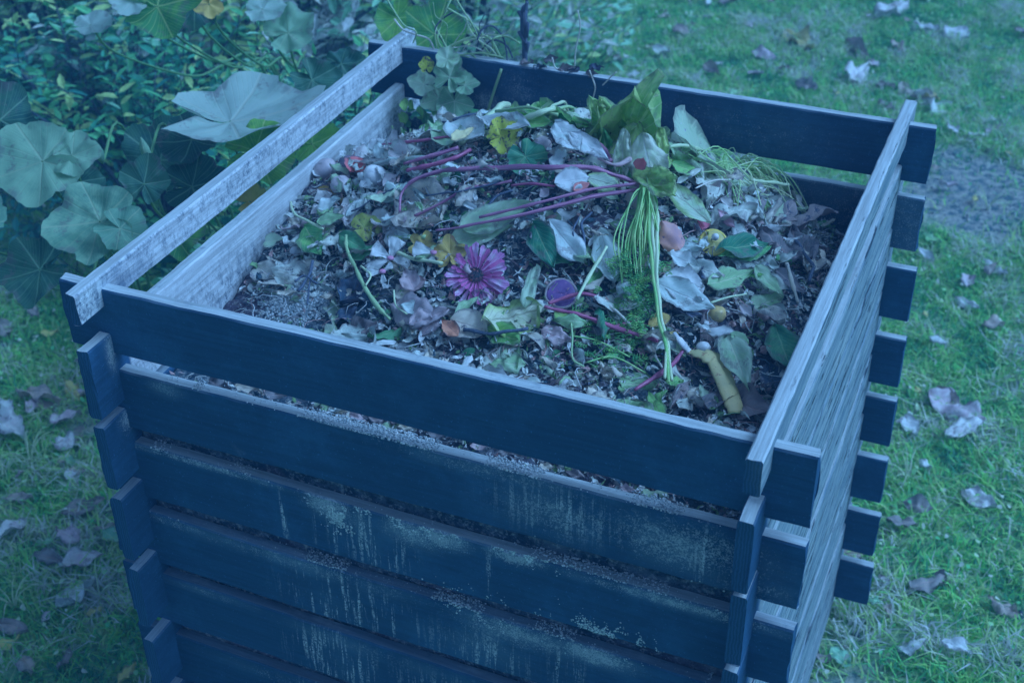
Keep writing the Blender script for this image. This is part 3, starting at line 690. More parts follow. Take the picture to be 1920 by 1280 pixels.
# climbing weed draped over the far left corner of the back board
M_dr = leaf_mat('wilted_green', A(84, 140, 150, 1.3), A(60, 118, 120, 1.3), A(112, 164, 180, 1.3), trans=.3)
YB = D_-T_-.012
def bk(px, py, off=0.0): return UP(px, py, 1, YB-off)
root = empty('trailing_weed', bk(835, 120)); tag(root, 'wilted leafy weed hanging over the back board near its left corner', 'weed'); RL = root.location
for (px, py, R, hd, m_, kw) in [(795, 158, .026, 170, M_pale, dict(depth=.15, cup=.3, notch=.2)), (843, 145, .036, 70, M_dr, dict(depth=.35, wav=.2)), (822, 185, .030, 200, M_dr, dict(depth=.25)), (852, 190, .036, -90, M_dr, dict(depth=.2, cup=.3)), (872, 160, .024, 10, M_dr, dict(depth=.4, notch=.3)), (800, 125, .015, 90, M_spot, dict(depth=.1)), (838, 112, .022, 80, M_pale, dict(depth=.1, notch=.2))]:
    V, F, UV = polar_geo(R=R, seed=px % 13, nr=6, nt_=40, **kw); o = MB().add(V, F, UV).build('leaf', m_, root)
    c = bk(px, py, .02); frame(o, c-RL, _r2*math.cos(math.radians(hd))+_u2*math.sin(math.radians(hd)), (CAM-c).normalized()*.8+Vector((0, 0, .5)))
for k, P in enumerate([[(952, 118), (945, 75), (925, 50), (905, 55), (895, 75)], [(940, 112), (915, 70), (880, 72), (830, 95), (790, 118)], [(935, 118), (905, 85), (885, 45), (865, 15), (845, -20)], [(945, 108), (900, 100), (850, 105), (800, 108)], [(940, 126), (900, 116), (885, 104), (880, 130), (868, 137), (845, 100)], [(830, 110), (815, 145), (795, 165)], [(868, 150), (872, 180), (880, 215)], [(905, 65), (880, 40), (850, 22), (840, 16)], [(810, 40), (830, 75), (845, 100), (880, 108)], [(720, -10), (755, 45), (780, 60), (775, 80)]]):
    mm = M_twig if k in (0, 6) else M_gst2; pts = [UP(px, py, 1, YB+.03+.015*math.sin(k+i)) for i, (px, py) in enumerate(P)]
    m = MB(); tube(m, [p-RL for p in catmull(pts, 7)], .0017 if k != 1 else .003, 6); m.build('vine', mm, root)
r_ = random.Random(4)
for k in range(16):
    x = r_.uniform(800, 960); y = r_.uniform(95, 128); P = [(x, y)]
    a = r_.uniform(-2.6, -.5)
    for i in range(4): a += r_.gauss(0, .55); x += 26*math.cos(a); y = min(130, y+26*math.sin(a)); P.append((x, y))
    pts = [UP(px, py, 1, YB+.02+.03*r_.random()) for px, py in P]; m = MB(); tube(m, [p-RL for p in catmull(pts, 7)], r_.uniform(.0009, .002), 5); m.build('vine', [M_gst2, M_straw, M_twig, M_gst][k % 4], root)
# thin dark garden stake behind the back board
st = empty('garden_stake', UP(984, 105, 1, D_+.02)); st.location.z = 0; tag(st, 'thin dark twisted stick standing upright behind the back board', 'stake')
top = UP(989, -60, 1, D_+.03); c0 = UP(984, 105, 1, D_+.02)
m = MB(); tube(m, [p-Vector(st.location) for p in catmull([Vector((c0.x-.005, c0.y, 0)), c0, UP(982, 70, 1, D_+.022), UP(987, 20, 1, D_+.025), top], 8)], [.007, .0055, .007, .003, .0022], 7); m.build('stick', M_twig, st)
m = MB(); 
for k in range(5): tube(m, [c0-Vector(st.location)+Vector((.006*math.sin(k), .004*math.cos(k*2), .02*k)), c0-Vector(st.location)+Vector((.01*math.cos(k*3), -.006, .02*k+.03))], .0035, 5)
m.build('knot', M_twig, st)
# debris along the top of the back board
for k, (px, py) in enumerate([(975, 112), (1000, 118), (1045, 125), (1060, 128), (1098, 133), (1105, 120), (1020, 108)]):
    c = UP(px, py+6, 1, D_-T_/2); _ls[0] += 1
    V, F, UV = leaf_geo('shard', .035, .7, .5, 1.5, .3, 0, _ls[0], 10, 6); o = MB().add(V, F, UV).build('dead_leaf', M_dark if k % 2 else M_brown)
    frame(o, c+Vector((0, 0, .002)), (1, random.uniform(-.5, .5), .4), (random.gauss(0, .5), -.4, 1)); tag(o, near_label('curled dead scrap on the back board', px, py, [('the garden stake', 984, 110), ('the upright dry stalk', 1077, 125), ('the hooked straw', 1105, 135)]), 'leaf', 'dead scraps on the top edge of the back board')
for k, P in enumerate([[(1077, 128), (1080, 90), (1088, 50), (1083, 20)], [(1105, 132), (1112, 150), (1116, 165), (1112, 185)], [(1035, 108), (1040, 125), (1045, 130)], [(940, 130), (925, 175), (913, 215)], [(1130, 160), (1145, 145), (1155, 135)]]):
    pts = [UP(px, py, 1, D_-T_-.004-(.0 if k else -.03)) for (px, py) in P]; c = pts[0].copy(); m = MB(); tube(m, [p-c for p in catmull(pts, 6)], .0014 if k != 3 else .0028, 6)
    o = m.build('dry_stalk', M_straw if k != 3 else M_gst2); o.location = c
    tag(o, ['upright pale dry stalk rising from the back board', 'thin straw hooked over the middle of the back board', 'short dark stub on the top of the back board', 'long green stalk leaning against the inside of the back board', 'wispy straw on the back board right of the dead scraps'][k], 'stalk')

# green weed growing in the far left inner corner
root = empty('corner_weed', (.06, .90, H(.06, .90))); tag(root, 'small bright green weed growing in the far left inner corner of the bin', 'weed')
for k in range(16):
    a = random.uniform(-.6, 2.2); c = UP(800+random.uniform(-45, 30), 240+random.uniform(-35, 25), 1, .90+random.uniform(-.03, .03)); L = random.uniform(.02, .04)
    V, F, UV = leaf_geo('ovate', L, .6, .3, -.5, .2, 0, k, 8, 4); o = MB().add(V, F, UV).build('leaf', [M_lime, M_fresh, M_dkgreen][k % 3], root)
    frame(o, c-root.location, (math.cos(a*2), math.sin(a), .3), (random.gauss(0, .3), -.7, 1))
m = MB()
for k in range(4): tube(m, catmull([Vector((0, 0, -.02)), Vector((.01*k-.02, -.01, .05)), Vector((.02*k-.03, -.02, .12))], 5), .002, 5)
m.build('stem', M_gst2, root)
# ------------------------------------------------------------------ things thrown on the heap
MARK = [('the gerbera', 893, 548), ('the beet slice', 1052, 570), ('the hanging dill', 1192, 490), ('the carrot greens', 1130, 690), ('the lemon slice', 1336, 474), ('the banana peel', 1350, 740), ('the pumpkin rind', 1255, 480), ('the big curled brown leaf', 1460, 490), ('the bent tan stalk', 1480, 580), ('the grass bunch', 1430, 345), ('the lettuce', 1185, 290), ('the spotted yellow leaf', 940, 292), ('the arching beet stalk', 900, 352), ('the rising beet stalk', 1000, 446), ('the mushrooms', 635, 345), ('the split purple stalk', 800, 325), ('the four petalled white flower', 735, 520), ('the white crumbs', 555, 550), ('the straight pale stem', 560, 450), ('the crumpled yellow green leaf', 960, 635), ('the dusty pink leaf', 780, 610), ('the slanting crimson stalk', 1150, 645), ('the pointed white cabbage leaf', 1280, 590), ('the round yellow fruit', 1343, 605), ('the big serrated pale leaf', 1382, 720), ('the corner weed', 800, 250), ('the purple arch end', 755, 420), ('the glossy green leaf', 1395, 505), ('the yellow autumn leaf', 793, 487), ('the dark rotten leaf', 660, 560), ('the back right corner', 1580, 400), ('the mouldy green leaf', 1470, 680)]
def lf(a, b, mat, label, group=None, name='leaf', cat='leaf', **k): return leaf(name, a, b, mat, label, cat, group, **k)
# --- wilted lettuce at the crown of the heap
root = empty('lettuce', heap(1180, 330)); tag(root, 'wilted bright green lettuce with white ribs slumped on the crown of the heap', 'lettuce'); RL = root.location
PKY = .70
def pk(px, py, off=0.0): return UP(px, py, 1, PKY-off)
M_let = leaf_mat('lettuce', A(98, 156, 134, 1.2), A(66, 132, 104, 1.2), A(120, 176, 170, 1.2), trans=.4, rough=.4)
M_rib = leaf_mat('lettuce_rib', A(112, 164, 190, 1.2), A(94, 154, 160, 1.2), A(124, 176, 206, 1.2), trans=.3, rough=.35)
for i, (a, b, W, mt, oa, ob, cv, fd) in enumerate([
    ((1150, 345), (1185, 182), .62, M_let, .03, .05, .6, .5), ((1135, 330), (1215, 195), .5, M_let, .05, .08, .9, -.3), ((1175, 350), (1130, 200), .45, M_let, .0, .04, -.5, .4),
    ((1190, 340), (1228, 215), .30, M_rib, .02, .03, .8, .4), ((1140, 260), (1112, 190), .55, M_let, .05, .06, .9, .4), ((1228, 205), (1232, 262), .22, M_rib, .03, .05, .5, .3),
    ((1195, 235), (1150, 330), .55, M_let, .09, .12, .5, -.4), ((1170, 240), (1165, 335), .35, M_rib, .11, .14, .4, .3), ((1205, 250), (1225, 345), .62, M_rib, .10, .16, .5, -.25),
    ((1235, 240), (1250, 300), .4, M_let, .06, .1, .6, .5), ((1190, 335), (1255, 330), .5, M_let, .16, .18, .6, .4), ((1160, 300), (1165, 390), .5, M_fresh, .12, .18, .8, .4), ((1130, 240), (1140, 300), .4, M_fresh, .08, .1, .6, .3),
    ((1215, 325), (1265, 365), .6, M_let, .16, .2, .9, .3)]):
    p, q = pk(*a, oa), pk(*b, ob); L = (q-p).length*1.12; _ls[0] += 1
    V, F, UV = leaf_geo('oval' if i not in (3, 5) else 'lance', L, W*1.05, fd*1.1, cv, .25, 0, _ls[0], 22, 12, 0, .4)
    o = MB().add(V, F, UV).build('leaf', mt, root); frame(o, p-RL, q-p, (CAM-p).normalized()+Vector((0, 0, .35)))
V, F, UV = leaf_geo('round', .024, .9, .2, .3, .2, 0, 4, 8, 8)
o = MB().add(V, F, UV).build('petal', leaf_mat('red_petal', A(140, 90, 120, 1.2), A(120, 80, 116, 1.1), A(140, 100, 130))); p = pk(1195, 318, .19); frame(o, p, (.4, 0, 1), (CAM-p)); tag(o, 'red petal scrap stuck on the white lettuce rib', 'petal')

# --- pale cut flower stalks and long stalks near the crown
stem('cut_stalk', [(865, 290), (940, 248), (1030, 208)], [.0045, .006, .006], M_gst, 'thick pale green cut stalk pointing up to the back board', lifts=[.02, .05, .08])
stem('cut_stalk', [(880, 280), (980, 268), (1040, 255), (1120, 225)], [.003, .005, .0045, .003], M_gst, 'pale green stalk running from the centre back to the lettuce', lifts=[.02, .04, .05, .06])
for k, P in enumerate([[(1020, 255), (1060, 235), (1110, 218)], [(1000, 262), (1070, 246), (1125, 236)], [(990, 242), (1040, 225), (1080, 232)], [(930, 255), (990, 248), (1045, 262)]]):
    stem('green_stalk', P, .0028, M_gst2 if k % 2 else M_gst, ['thin green stalk nearest the back board, left of the lettuce', 'dull thin stalk in the middle of those left of the lettuce', 'shortest thin green stalk left of the lettuce', 'dull thin stalk furthest left of the lettuce'][k], group='thin green stalks left of the lettuce', lift=.045)
for k, (a, b) in enumerate([((1005, 262), (960, 246)), ((1040, 250), (1010, 232)), ((1085, 245), (1050, 222)), ((1070, 268), (1110, 250)), ((985, 272), (1035, 268)), ((1060, 250), (1090, 275)), ((1095, 262), (1120, 282)), ((940, 262), (905, 250))]):
    lf(a, b, [M_fresh, M_lime, M_pale][k % 3], near_label(['bright green', 'lime green', 'pale green'][k % 3]+' small leaf among the thin stalks', a[0], a[1], [('the lettuce', 1180, 270), ('the cut stalk', 950, 245), ('the spotted yellow leaf', 940, 292), ('the tan mushroom', 1018, 283)]), 'small green leaves left of the lettuce', lift=.04, W=.6, curl=.8)
# --- purple beet stalks
bt = [([(752, 432), (757, 395), (790, 368), (850, 354), (940, 351), (1030, 351), (1100, 352), (1150, 365), (1185, 380), (1205, 396)], [.0022, .003, .004, .0045, .005, .005, .005, .0045, .004, .003], 'long purple beet stalk arching across the middle of the heap', .035, M_beet),
      ([(820, 478), (900, 466), (1000, 446), (1100, 420), (1205, 402)], [.002, .003, .004, .0045, .004], 'purple beet stalk rising to the right below the arching one', .045, M_beet),
      ([(900, 462), (1010, 436), (1110, 412), (1200, 399)], .003, 'thinner lilac beet stalk doubled along the rising one', .052, M_beet),
      ([(760, 338), (810, 322), (860, 308)], [.003, .0045, .004], 'short split purple stalk at the left of the crown', .03, M_beet),
      ([(765, 345), (800, 336), (850, 322), (882, 306)], [.004, .005, .004], 'dark purple stalk lying under the split one', .024, M_beetr),
      ([(715, 300), (760, 296), (815, 290), (860, 285)], [.002, .003, .0025], 'thin crimson stalk pointing to the back left corner', .03, M_beetr),
      ([(1022, 606), (1080, 620), (1150, 645), (1232, 672)], [.003, .004, .0045, .004], 'crimson stalk slanting down at the front right of the heap', .03, M_beetr),
      ([(1030, 600), (1060, 590), (1090, 582), (1120, 588)], .0035, 'short red stalk beside the purple slice', .03, M_beetr),
      ([(1190, 762), (1230, 735), (1262, 712), (1282, 685)], [.003, .0045, .004, .003], 'red stalk against the front board near the banana peel', .03, M_beetr),
      ([(1130, 640), (1170, 628), (1200, 618)], .0035, 'dull crimson stub crossing behind the slanting stalk', .02, M_beetr),
      ([(1105, 290), (1130, 310), (1145, 335)], .005, 'purple stalk half hidden left of the lettuce', .03, M_beet),
      ([(960, 360), (880, 375), (830, 400), (780, 425)], .003, 'dark purple stalk curling inside the arch', .02, M_beet),
      ([(1040, 372), (1000, 366), (960, 369)], .0028, 'short magenta stalk under the arching stalk', .02, M_beetr)]
for P, r, lb, lt, mt in bt: stem('beet_stalk', P, [q*.82 for q in r] if hasattr(r, '__len__') else r*.82, mt, lb, 'stalk', 'beet stalks strewn over the heap', lift=lt)
# --- dark wiry roots and twigs
tw = [([(1085, 440), (1075, 470), (1085, 495), (1100, 510), (1105, 530)], 'dark wiry root curling beside the pale husk'), ([(1110, 430), (1090, 450), (1095, 480), (1092, 520)], 'dark wiry root crossing the curling one'),
      ([(560, 575), (580, 548), (590, 520)], 'dark twig lying in the white crumbs'), ([(580, 600), (583, 570), (588, 545)], 'upright dark twig in the white crumbs'), ([(600, 560), (575, 545), (555, 556)], 'forked dark twig in the white crumbs'),
      ([(850, 255), (915, 245), (960, 232), (1010, 222)], 'blackened stalk along the foot of the back board'), ([(800, 395), (855, 390), (905, 380), (940, 372)], 'blackened stalk crossing inside the purple arch'), ([(905, 430), (930, 400), (965, 388)], 'black twig under the arching stalk'),
      ([(1490, 480), (1505, 500), (1520, 530), (1515, 560)], 'thin dark twig beside the big brown leaf'), ([(820, 255), (880, 265), (930, 282)], 'brown twig near the foot of the back board'), ([(1040, 430), (1060, 400), (1090, 385)], 'dark twig rising under the second stalk'),
      ([(870, 650), (930, 655), (990, 648)], 'black twig under the crumpled green leaf'), ([(660, 430), (700, 405), (740, 385)], 'dark ridged stalk at the left of the heap')]
for i, (P, lb) in enumerate(tw): stem('twig', P, .0016+.0006*(i % 3), M_twig, lb, 'twig', lift=.03, wob=.004)
# --- pale and green stems
gs = [([(510, 418), (560, 450), (610, 478)], .0028, M_gst, 'straight pale stem poking out near the left boards', .05),
      ([(655, 480), (655, 510), (675, 555), (710, 615), (735, 640)], [.003, .004, .0045, .005, .003], M_gst2, 'green stem running down to the front board left of the white flower', .04),
      ([(680, 545), (700, 560), (690, 580)], .0025, M_gst, 'short pale stem joining the white flower', .045),
      ([(745, 508), (780, 520), (830, 530)], .004, M_gst, 'pale green stem between the white flower and the purple one', .035),
      ([(730, 475), (770, 475), (800, 474)], .0045, M_gst2, 'short green stub above the white flower', .03),
      ([(1135, 515), (1110, 560), (1080, 615)], [.003, .004, .003], M_gst, 'pale green stem leaning left of the dill', .05),
      ([(1120, 590), (1160, 620), (1190, 650)], .003, M_straw, 'flat pale straw below the dill', .03),
      ([(1180, 340), (1160, 350), (1140, 348), (1120, 340)], [.005, .0035], M_pink, 'curved pinkish root by the purple arch', .04),
      ([(1300, 405), (1335, 390), (1365, 386)], .0018, M_straw, 'fine straw right of the pale leaf', .05),
      ([(1405, 382), (1440, 385), (1475, 388)], .004, M_gst, 'stiff pale stalk under the grass bunch', .045),
      ([(1470, 545), (1478, 575), (1490, 620)], [.004, .0045, .003], M_tan, 'bent tan stalk near the right boards', .05),
      ([(1330, 610), (1360, 598), (1395, 592)], .002, M_gst, 'fine green stem by the yellow fruit', .04),
      ([(740, 580), (745, 610), (765, 625)], .002, M_gst, 'curled thread of stem below the white flower', .035),
      ([(1325, 650), (1370, 665), (1395, 690)], .002, M_straw, 'thin grey straw above the serrated leaf', .03),
      ([(1235, 330), (1290, 325), (1345, 302)], [.003, .004, .003], M_gst, 'white stalk pointing to the grass bunch', .05),
      ([(1070, 620), (1072, 660), (1075, 705), (1095, 720)], .002, M_gst2, 'green tendril near the front board', .03),
      ([(1250, 660), (1225, 690), (1240, 720)], .002, M_straw, 'looped straw left of the banana peel', .03)]
for P, r, mt, lb, lt in gs: stem('loose_stem', P, [q*.75 for q in r] if hasattr(r, '__len__') else r*.75, mt, lb, 'stem', lift=lt)
for k in range(6):
    x = 655+random.uniform(-60, 90); y = random.uniform(330, 370)
stem('stalk_bundle', [(700, 330), (750, 322), (800, 318)], .006, M_grey, 'ribbed grey stalk lying left of the purple stalks', 'stalk', lift=.02)

# --- dill / carrot tops hanging down
root = empty('dill_bunch', heap(1205, 410)); tag(root, 'bunch of feathery green dill hanging down from the crown', 'herb bunch'); RL = root.location
M_dill = plain_mat('dill_green', A(70, 144, 116, 1.3), A(96, 164, 140, 1.3), 30, .5, trans=.2)
M_dillf = plain_mat('dill_frond', A(40, 118, 104, 1.3), A(74, 144, 108, 1.3), 60, .5, trans=.2)
m = MB(); fr = MB()
for k in range(34):
    sx = random.gauss(0, 1); e = (1195+sx*20, 545+random.uniform(-40, 45)); a = (1205+random.uniform(-8, 12), 398)
    mid1 = (1203+sx*12+random.gauss(0, 5), 440); mid2 = (1197+sx*22+random.gauss(0, 5), 500)
    P = catmull([heap(*a)+Vector((0, 0, .05)), heap(*mid1)+Vector((0, 0, .05+random.random()*.02)), heap(*mid2)+Vector((0, 0, .035+random.random()*.02)), heap(*e)+Vector((0, 0, .025+random.random()*.02))], 6)
    tube(m, [p-RL for p in P], [.0014, .0013, .001], 5)
def frond(mb_, c, dr, L, n=9):
    up = Vector((0, 0, 1))
    for i in range(n):
        s = c+dr*(L*i/n); sd_ = dr.cross(up).normalized()
        for sg in (-1, 1):
            d2 = (dr*.6+sd_*sg+up*random.uniform(-.2, .5)).normalized(); l2 = L*.38*(1-i/n*.6)
            tube(mb_, [s, s+d2*l2], [.0008, .0005], 3)
            for q in range(3):
                s2 = s+d2*l2*(.35+.25*q); d3 = (d2+Vector([random.gauss(0, .8) for _ in range(3)])).normalized(); tube(mb_, [s2, s2+d3*l2*.45], [.0007, .0004], 3)
for k in range(60):
    px = random.gauss(1192, 26); py = random.uniform(515, 605) if k < 44 else random.uniform(610, 650); c = heap(px, py)+Vector((0, 0, random.uniform(.02, .05)))
    frond(fr, c-RL, Vector((random.gauss(0, .6), -1, random.gauss(-.2, .3))).normalized(), random.uniform(.015, .03), 6)
m.build('stem', M_dill, root); fr.build('frond', M_dillf, root)
root = empty('carrot_top', heap(1120, 690)); tag(root, 'flattened feathery carrot greens beside the front board', 'herb bunch'); RL = root.location
fr = MB(); m = MB()
for k in range(80):
    px = random.uniform(1070, 1235); py = 640+random.uniform(-30, 60)+(px-1150)*.25; c = heap(px, py)+Vector((0, 0, random.uniform(.006, .025)))
    frond(fr, c-RL, Vector((random.gauss(0, 1), random.gauss(0, 1), random.gauss(0, .2))).normalized(), random.uniform(.012, .026), 5)
for P in [[(1070, 650), (1120, 660), (1180, 690)], [(1100, 700), (1150, 690), (1210, 720)], [(1190, 600), (1190, 630), (1180, 660)]]:
    tube(m, [p-RL for p in catmull([heap(*p)+Vector((0, 0, .02)) for p in P], 6)], .0013, 5)
fr.build('frond', M_dillf, root); m.build('stem', M_dill, root)
for k, P in enumerate([[(1212, 400), (1215, 480), (1220, 560), (1232, 650), (1246, 720), (1250, 775)], [(1216, 402), (1222, 490), (1226, 570), (1238, 650), (1250, 720), (1256, 772)], [(1220, 420), (1231, 470), (1228, 560), (1236, 640), (1244, 700), (1243, 768)]]):
    stem('chive_stem', P, [.0025, .0028, .0026, .002], M_gst if k else M_dill, ['leftmost of the long pale stems trailing from the dill to the front board', 'middle one of the long pale stems trailing from the dill to the front board', 'rightmost of the long pale stems trailing from the dill to the front board'][k], 'stem', 'long stems trailing to the front board', lift=.055)
# --- grass clippings right back
root = empty('grass_bunch', heap(1420, 345)); tag(root, 'tangled bunch of thin pulled grass near the far right corner', 'grass bunch'); RL = root.location; m = MB()
for k in range(130):
    a = (random.gauss(1370, 35), random.gauss(325, 22)); b = (a[0]+random.uniform(20, 130), a[1]+random.uniform(-25, 85)); md = ((a[0]+b[0])/2+random.gauss(0, 12), (a[1]+b[1])/2+random.gauss(0, 14))
    P = catmull([heap(*a)+Vector((0, 0, random.uniform(.01, .045))), heap(*md)+Vector((0, 0, random.uniform(.02, .07))), heap(*b)+Vector((0, 0, random.uniform(.0, .03)))], 6)
    P = [Vector((min(p.x, W_-T_-.004), min(p.y, D_-T_-.004), p.z)) for p in P]
    tube(m, [p-RL for p in P], random.uniform(.0007, .0014), 4)
m.build('blade', plain_mat('pulled_grass', A(80, 148, 124, 1.3), A(112, 164, 170, 1.3), 8, .5, trans=.2), root)

# --- purple gerbera
root = empty('gerbera', heap(893, 548)+Vector((0, 0, .03))); tag(root, 'purple gerbera flower with a dark centre lying face up near the front', 'flower')
n = (hn(root.location)*.45+(CAM-root.location).normalized()*.75).normalized(); xr = _r2; yv = n.cross(xr).normalized(); xr = yv.cross(n)
root.matrix_world = Matrix(((xr.x, yv.x, n.x, root.location.x), (xr.y, yv.y, n.y, root.location.y), (xr.z, yv.z, n.z, root.location.z), (0, 0, 0, 1)))
def petal_mat(nm, c1, c2, c3):
    t = NT(nm); s = t.n('ShaderNodeSeparateXYZ'); t.l(t.uv(), s.inputs[0])
    st_ = t.noise(1, t.map(t.uv(), (1.5, 26, 1)), 3, .6); c = t.mix(t.ramp(st_, .35, .62), c1, c2)
    c = t.mix(t.ramp(t.noise(55, t.obj(), 4), .5, .75, 0, .6), c, c3)
    return t.finish(c, .5, st_, .5, .002, trans=.25)
PM1 = petal_mat('gerbera_petal', A(104, 76, 160, 1.2), A(146, 122, 196, 1.3), A(140, 150, 208, 1.3)); PM2 = petal_mat('gerbera_petal_dark', A(92, 60, 142, 1.2), A(124, 88, 168, 1.2), A(110, 100, 170))
Rg = .047
for k in range(34):
    a = 2*math.pi*k/34+random.gauss(0, .05); L = Rg*random.uniform(.72, .98)*(1.0 if math.cos(a) > -.5 else .85); cv = random.uniform(-.5, .5); _ls[0] += 1
    if k in (11, 14): continue
    V, F, UV = leaf_geo('paddle', L, random.uniform(.23, .3), random.uniform(.1, .5), cv, .05, 0, _ls[0], 12, 4)
    o = MB().add(V, F, UV).build('petal', PM1 if k % 3 else PM2, root)
    o.matrix_local = Matrix.Translation((math.cos(a)*.011, math.sin(a)*.011, .001*(k % 3))) @ Matrix.Rotation(a, 4, 'Z') @ Matrix.Rotation(-random.uniform(-.12, .3), 4, 'Y') @ Matrix.Rotation(random.gauss(0, .25), 4, 'X')
for k in range(20):
    a = 2*math.pi*k/20+.1; L = Rg*random.uniform(.34, .5); _ls[0] += 1
    V, F, UV = leaf_geo('paddle', L, .3, .4, .5, .05, 0, _ls[0], 8, 4); o = MB().add(V, F, UV).build('inner_petal', PM2, root)
    o.matrix_local = Matrix.Translation((math.cos(a)*.009, math.sin(a)*.009, .003)) @ Matrix.Rotation(a, 4, 'Z') @ Matrix.Rotation(-.5, 4, 'Y')
m = MB(); blob(m, (0, 0, .001), .0125, sz=.45, amp=.2, fr=6)
for k in range(90):
    q = .012*math.sqrt(k/90); a = k*2.39996; blob(m, (q*math.cos(a), q*math.sin(a), .005+.002*random.random()-q*.15), .0012, sz=1.8, nu=5, nv=4)
m.build('centre_disc', plain_mat('gerbera_disc', A(14, 54, 84), A(70, 66, 100), 220, .7, spots=A(120, 110, 120)), root)
m = MB(); tube(m, catmull([Vector((-.012, .016, .012)), Vector((-.013, .008, .010)), Vector((-.007, .002, .009))], 5), [.003, .0045, .0035], 8); m.build('petal_scrap', M_pink, root)

# --- white flowers
M_wf = leaf_mat('white_petal', A(120, 166, 212, 1.25), A(112, 160, 208, 1.2), A(126, 170, 212, 1.2), trans=.3)
M_wc = plain_mat('flower_throat', A(128, 108, 170), A(100, 100, 160), 100, .6)
def flower(c, R, pet, label):
    root = empty('white_flower', heap(*c)+Vector((0, 0, .035))); tag(root, label, 'flower', 'white flowers among the scraps')
    n = (Vector((0, 0, .4))+(CAM-root.location).normalized()*.8).normalized()
    for (dx, dy, L, W) in pet:
        _ls[0] += 1; V, F, UV = leaf_geo('paddle', L, W, .15, -.5, .12, 0, _ls[0], 12, 10); o = MB().add(V, F, UV).build('petal', M_wf, root); frame(o, Vector((0, 0, .0)), _r2*dx+_u2*dy, n)
    m = MB(); blob(m, n*.002, .0055, sz=.6, amp=.3, fr=3); m.build('throat', M_wc, root); return root
flower((735, 520), .03, [(.35, 1, .036, .95), (-.9, .5, .034, .8), (-.95, -.45, .042, .6), (.95, -.25, .034, .75)], 'four petalled white flower left of the purple gerbera')
flower((720, 545), .02, [(-1, -.1, .026, .7), (.1, -1, .018, .6), (.7, .5, .02, .6)], 'smaller white flower just under the four petalled one')
flower((815, 510), .03, [(-.9, .2, .034, .8), (.8, .4, .02, .7), (-.2, -.9, .016, .8)], 'white blossom touching the upper left of the gerbera')

# --- mushrooms / bulbs on the left
M_cap = plain_mat('mushroom_cap', A(96, 124, 162, 1.2), A(76, 104, 144, 1.2), 25, .35, spec=.5); M_capd = plain_mat('mushroom_cap_dark', A(40, 66, 108), A(78, 92, 132), 18, .4); M_gill = plain_mat('mushroom_pale', A(112, 156, 200, 1.2), A(92, 134, 178), 40, .5)
def mushroom(c, r, tl, label, mt, sx=1):
    root = empty('mushroom', heap(*c)+Vector((0, 0, r*.8))); tag(root, label, 'mushroom', 'mushrooms at the left of the heap')
    m = MB(); V = []; F = []; UV = []; nu, nv = 20, 10
    for j in range(nv+1):
        ph = (math.pi*.62)*j/nv
        for i in range(nu):
            a = 2*math.pi*i/nu; q = r*(1+.10*noise.noise(Vector((math.cos(a)*1.2, math.sin(a)*1.2, ph+r*90)))); V.append((q*math.sin(ph)*math.cos(a)*sx, q*math.sin(ph)*math.sin(a), q*math.cos(ph)*.85)); UV.append((i/nu, j/nv))
    for j in range(nv):
        for i in range(nu): F.append((j*nu+i, (j+1)*nu+i, (j+1)*nu+(i+1) % nu, j*nu+(i+1) % nu))
    m.add(V, F, UV); cp = m.build('cap', mt, root); m = MB(); blob(m, (0, 0, -r*.22), r*.84, sx=sx, sz=.28, amp=.1); m.build('gills', M_gill, root)
    m = MB(); tube(m, [Vector((0, 0, -r*.2)), Vector((r*.1, 0, -r*.8)), Vector((r*.2, 0, -r*1.4))], [r*.34, r*.3, r*.36], 10); m.build('stem', M_gill, root)
    root.rotation_euler = tl; return root
mushroom((612, 335), .022, (.5, -.5, 0), 'topmost pale mushroom against the left boards', M_cap); mushroom((641, 362), .019, (.2, .1, 0), 'round grey mushroom below the topmost one', M_cap)
mushroom((706, 345), .019, (.6, .5, 0), 'whitish mushroom on the right of its cluster', M_gill, 1.2); mushroom((1130, 345), .013, (.4, -.6, 0), 'small grey mushroom near the arching beet stalk', M_cap, 1.3)
mushroom((1018, 283), .014, (.5, .2, 0), 'tan mushroom behind the spotted yellow leaf', M_cap, 1.1)
o = blob(MB(), (0, 0, 0), .027, sx=1.05, sy=.8, sz=.75, amp=.3, fr=2.5, seed=3, nu=20, nv=14).build('rotten_fruit', M_capd); o.location = heap(662, 325)+Vector((0, 0, .012)); tag(o, 'dark rotten fruit between the mushrooms', 'fruit')
lf((660, 350), (682, 322), leaf_mat('tomato_skin', A(124, 90, 124), A(96, 78, 118), A(150, 120, 140)), 'red wedge of tomato skin stuck to the dark rotten fruit', name='tomato_skin', cat='peel', shape='round', W=1.1, curl=1.2, lift=.03, tilt=.7)
lf((598, 372), (648, 392), M_yel, 'yellowish curl of peel under the mushrooms', name='peel', cat='peel', curl=2.2, W=.35, lift=.02, tilt=.6)
M_sh = leaf_mat('onion_shell', A(108, 150, 192, 1.2), A(104, 132, 176, 1.2), A(120, 162, 204, 1.2), trans=.25)
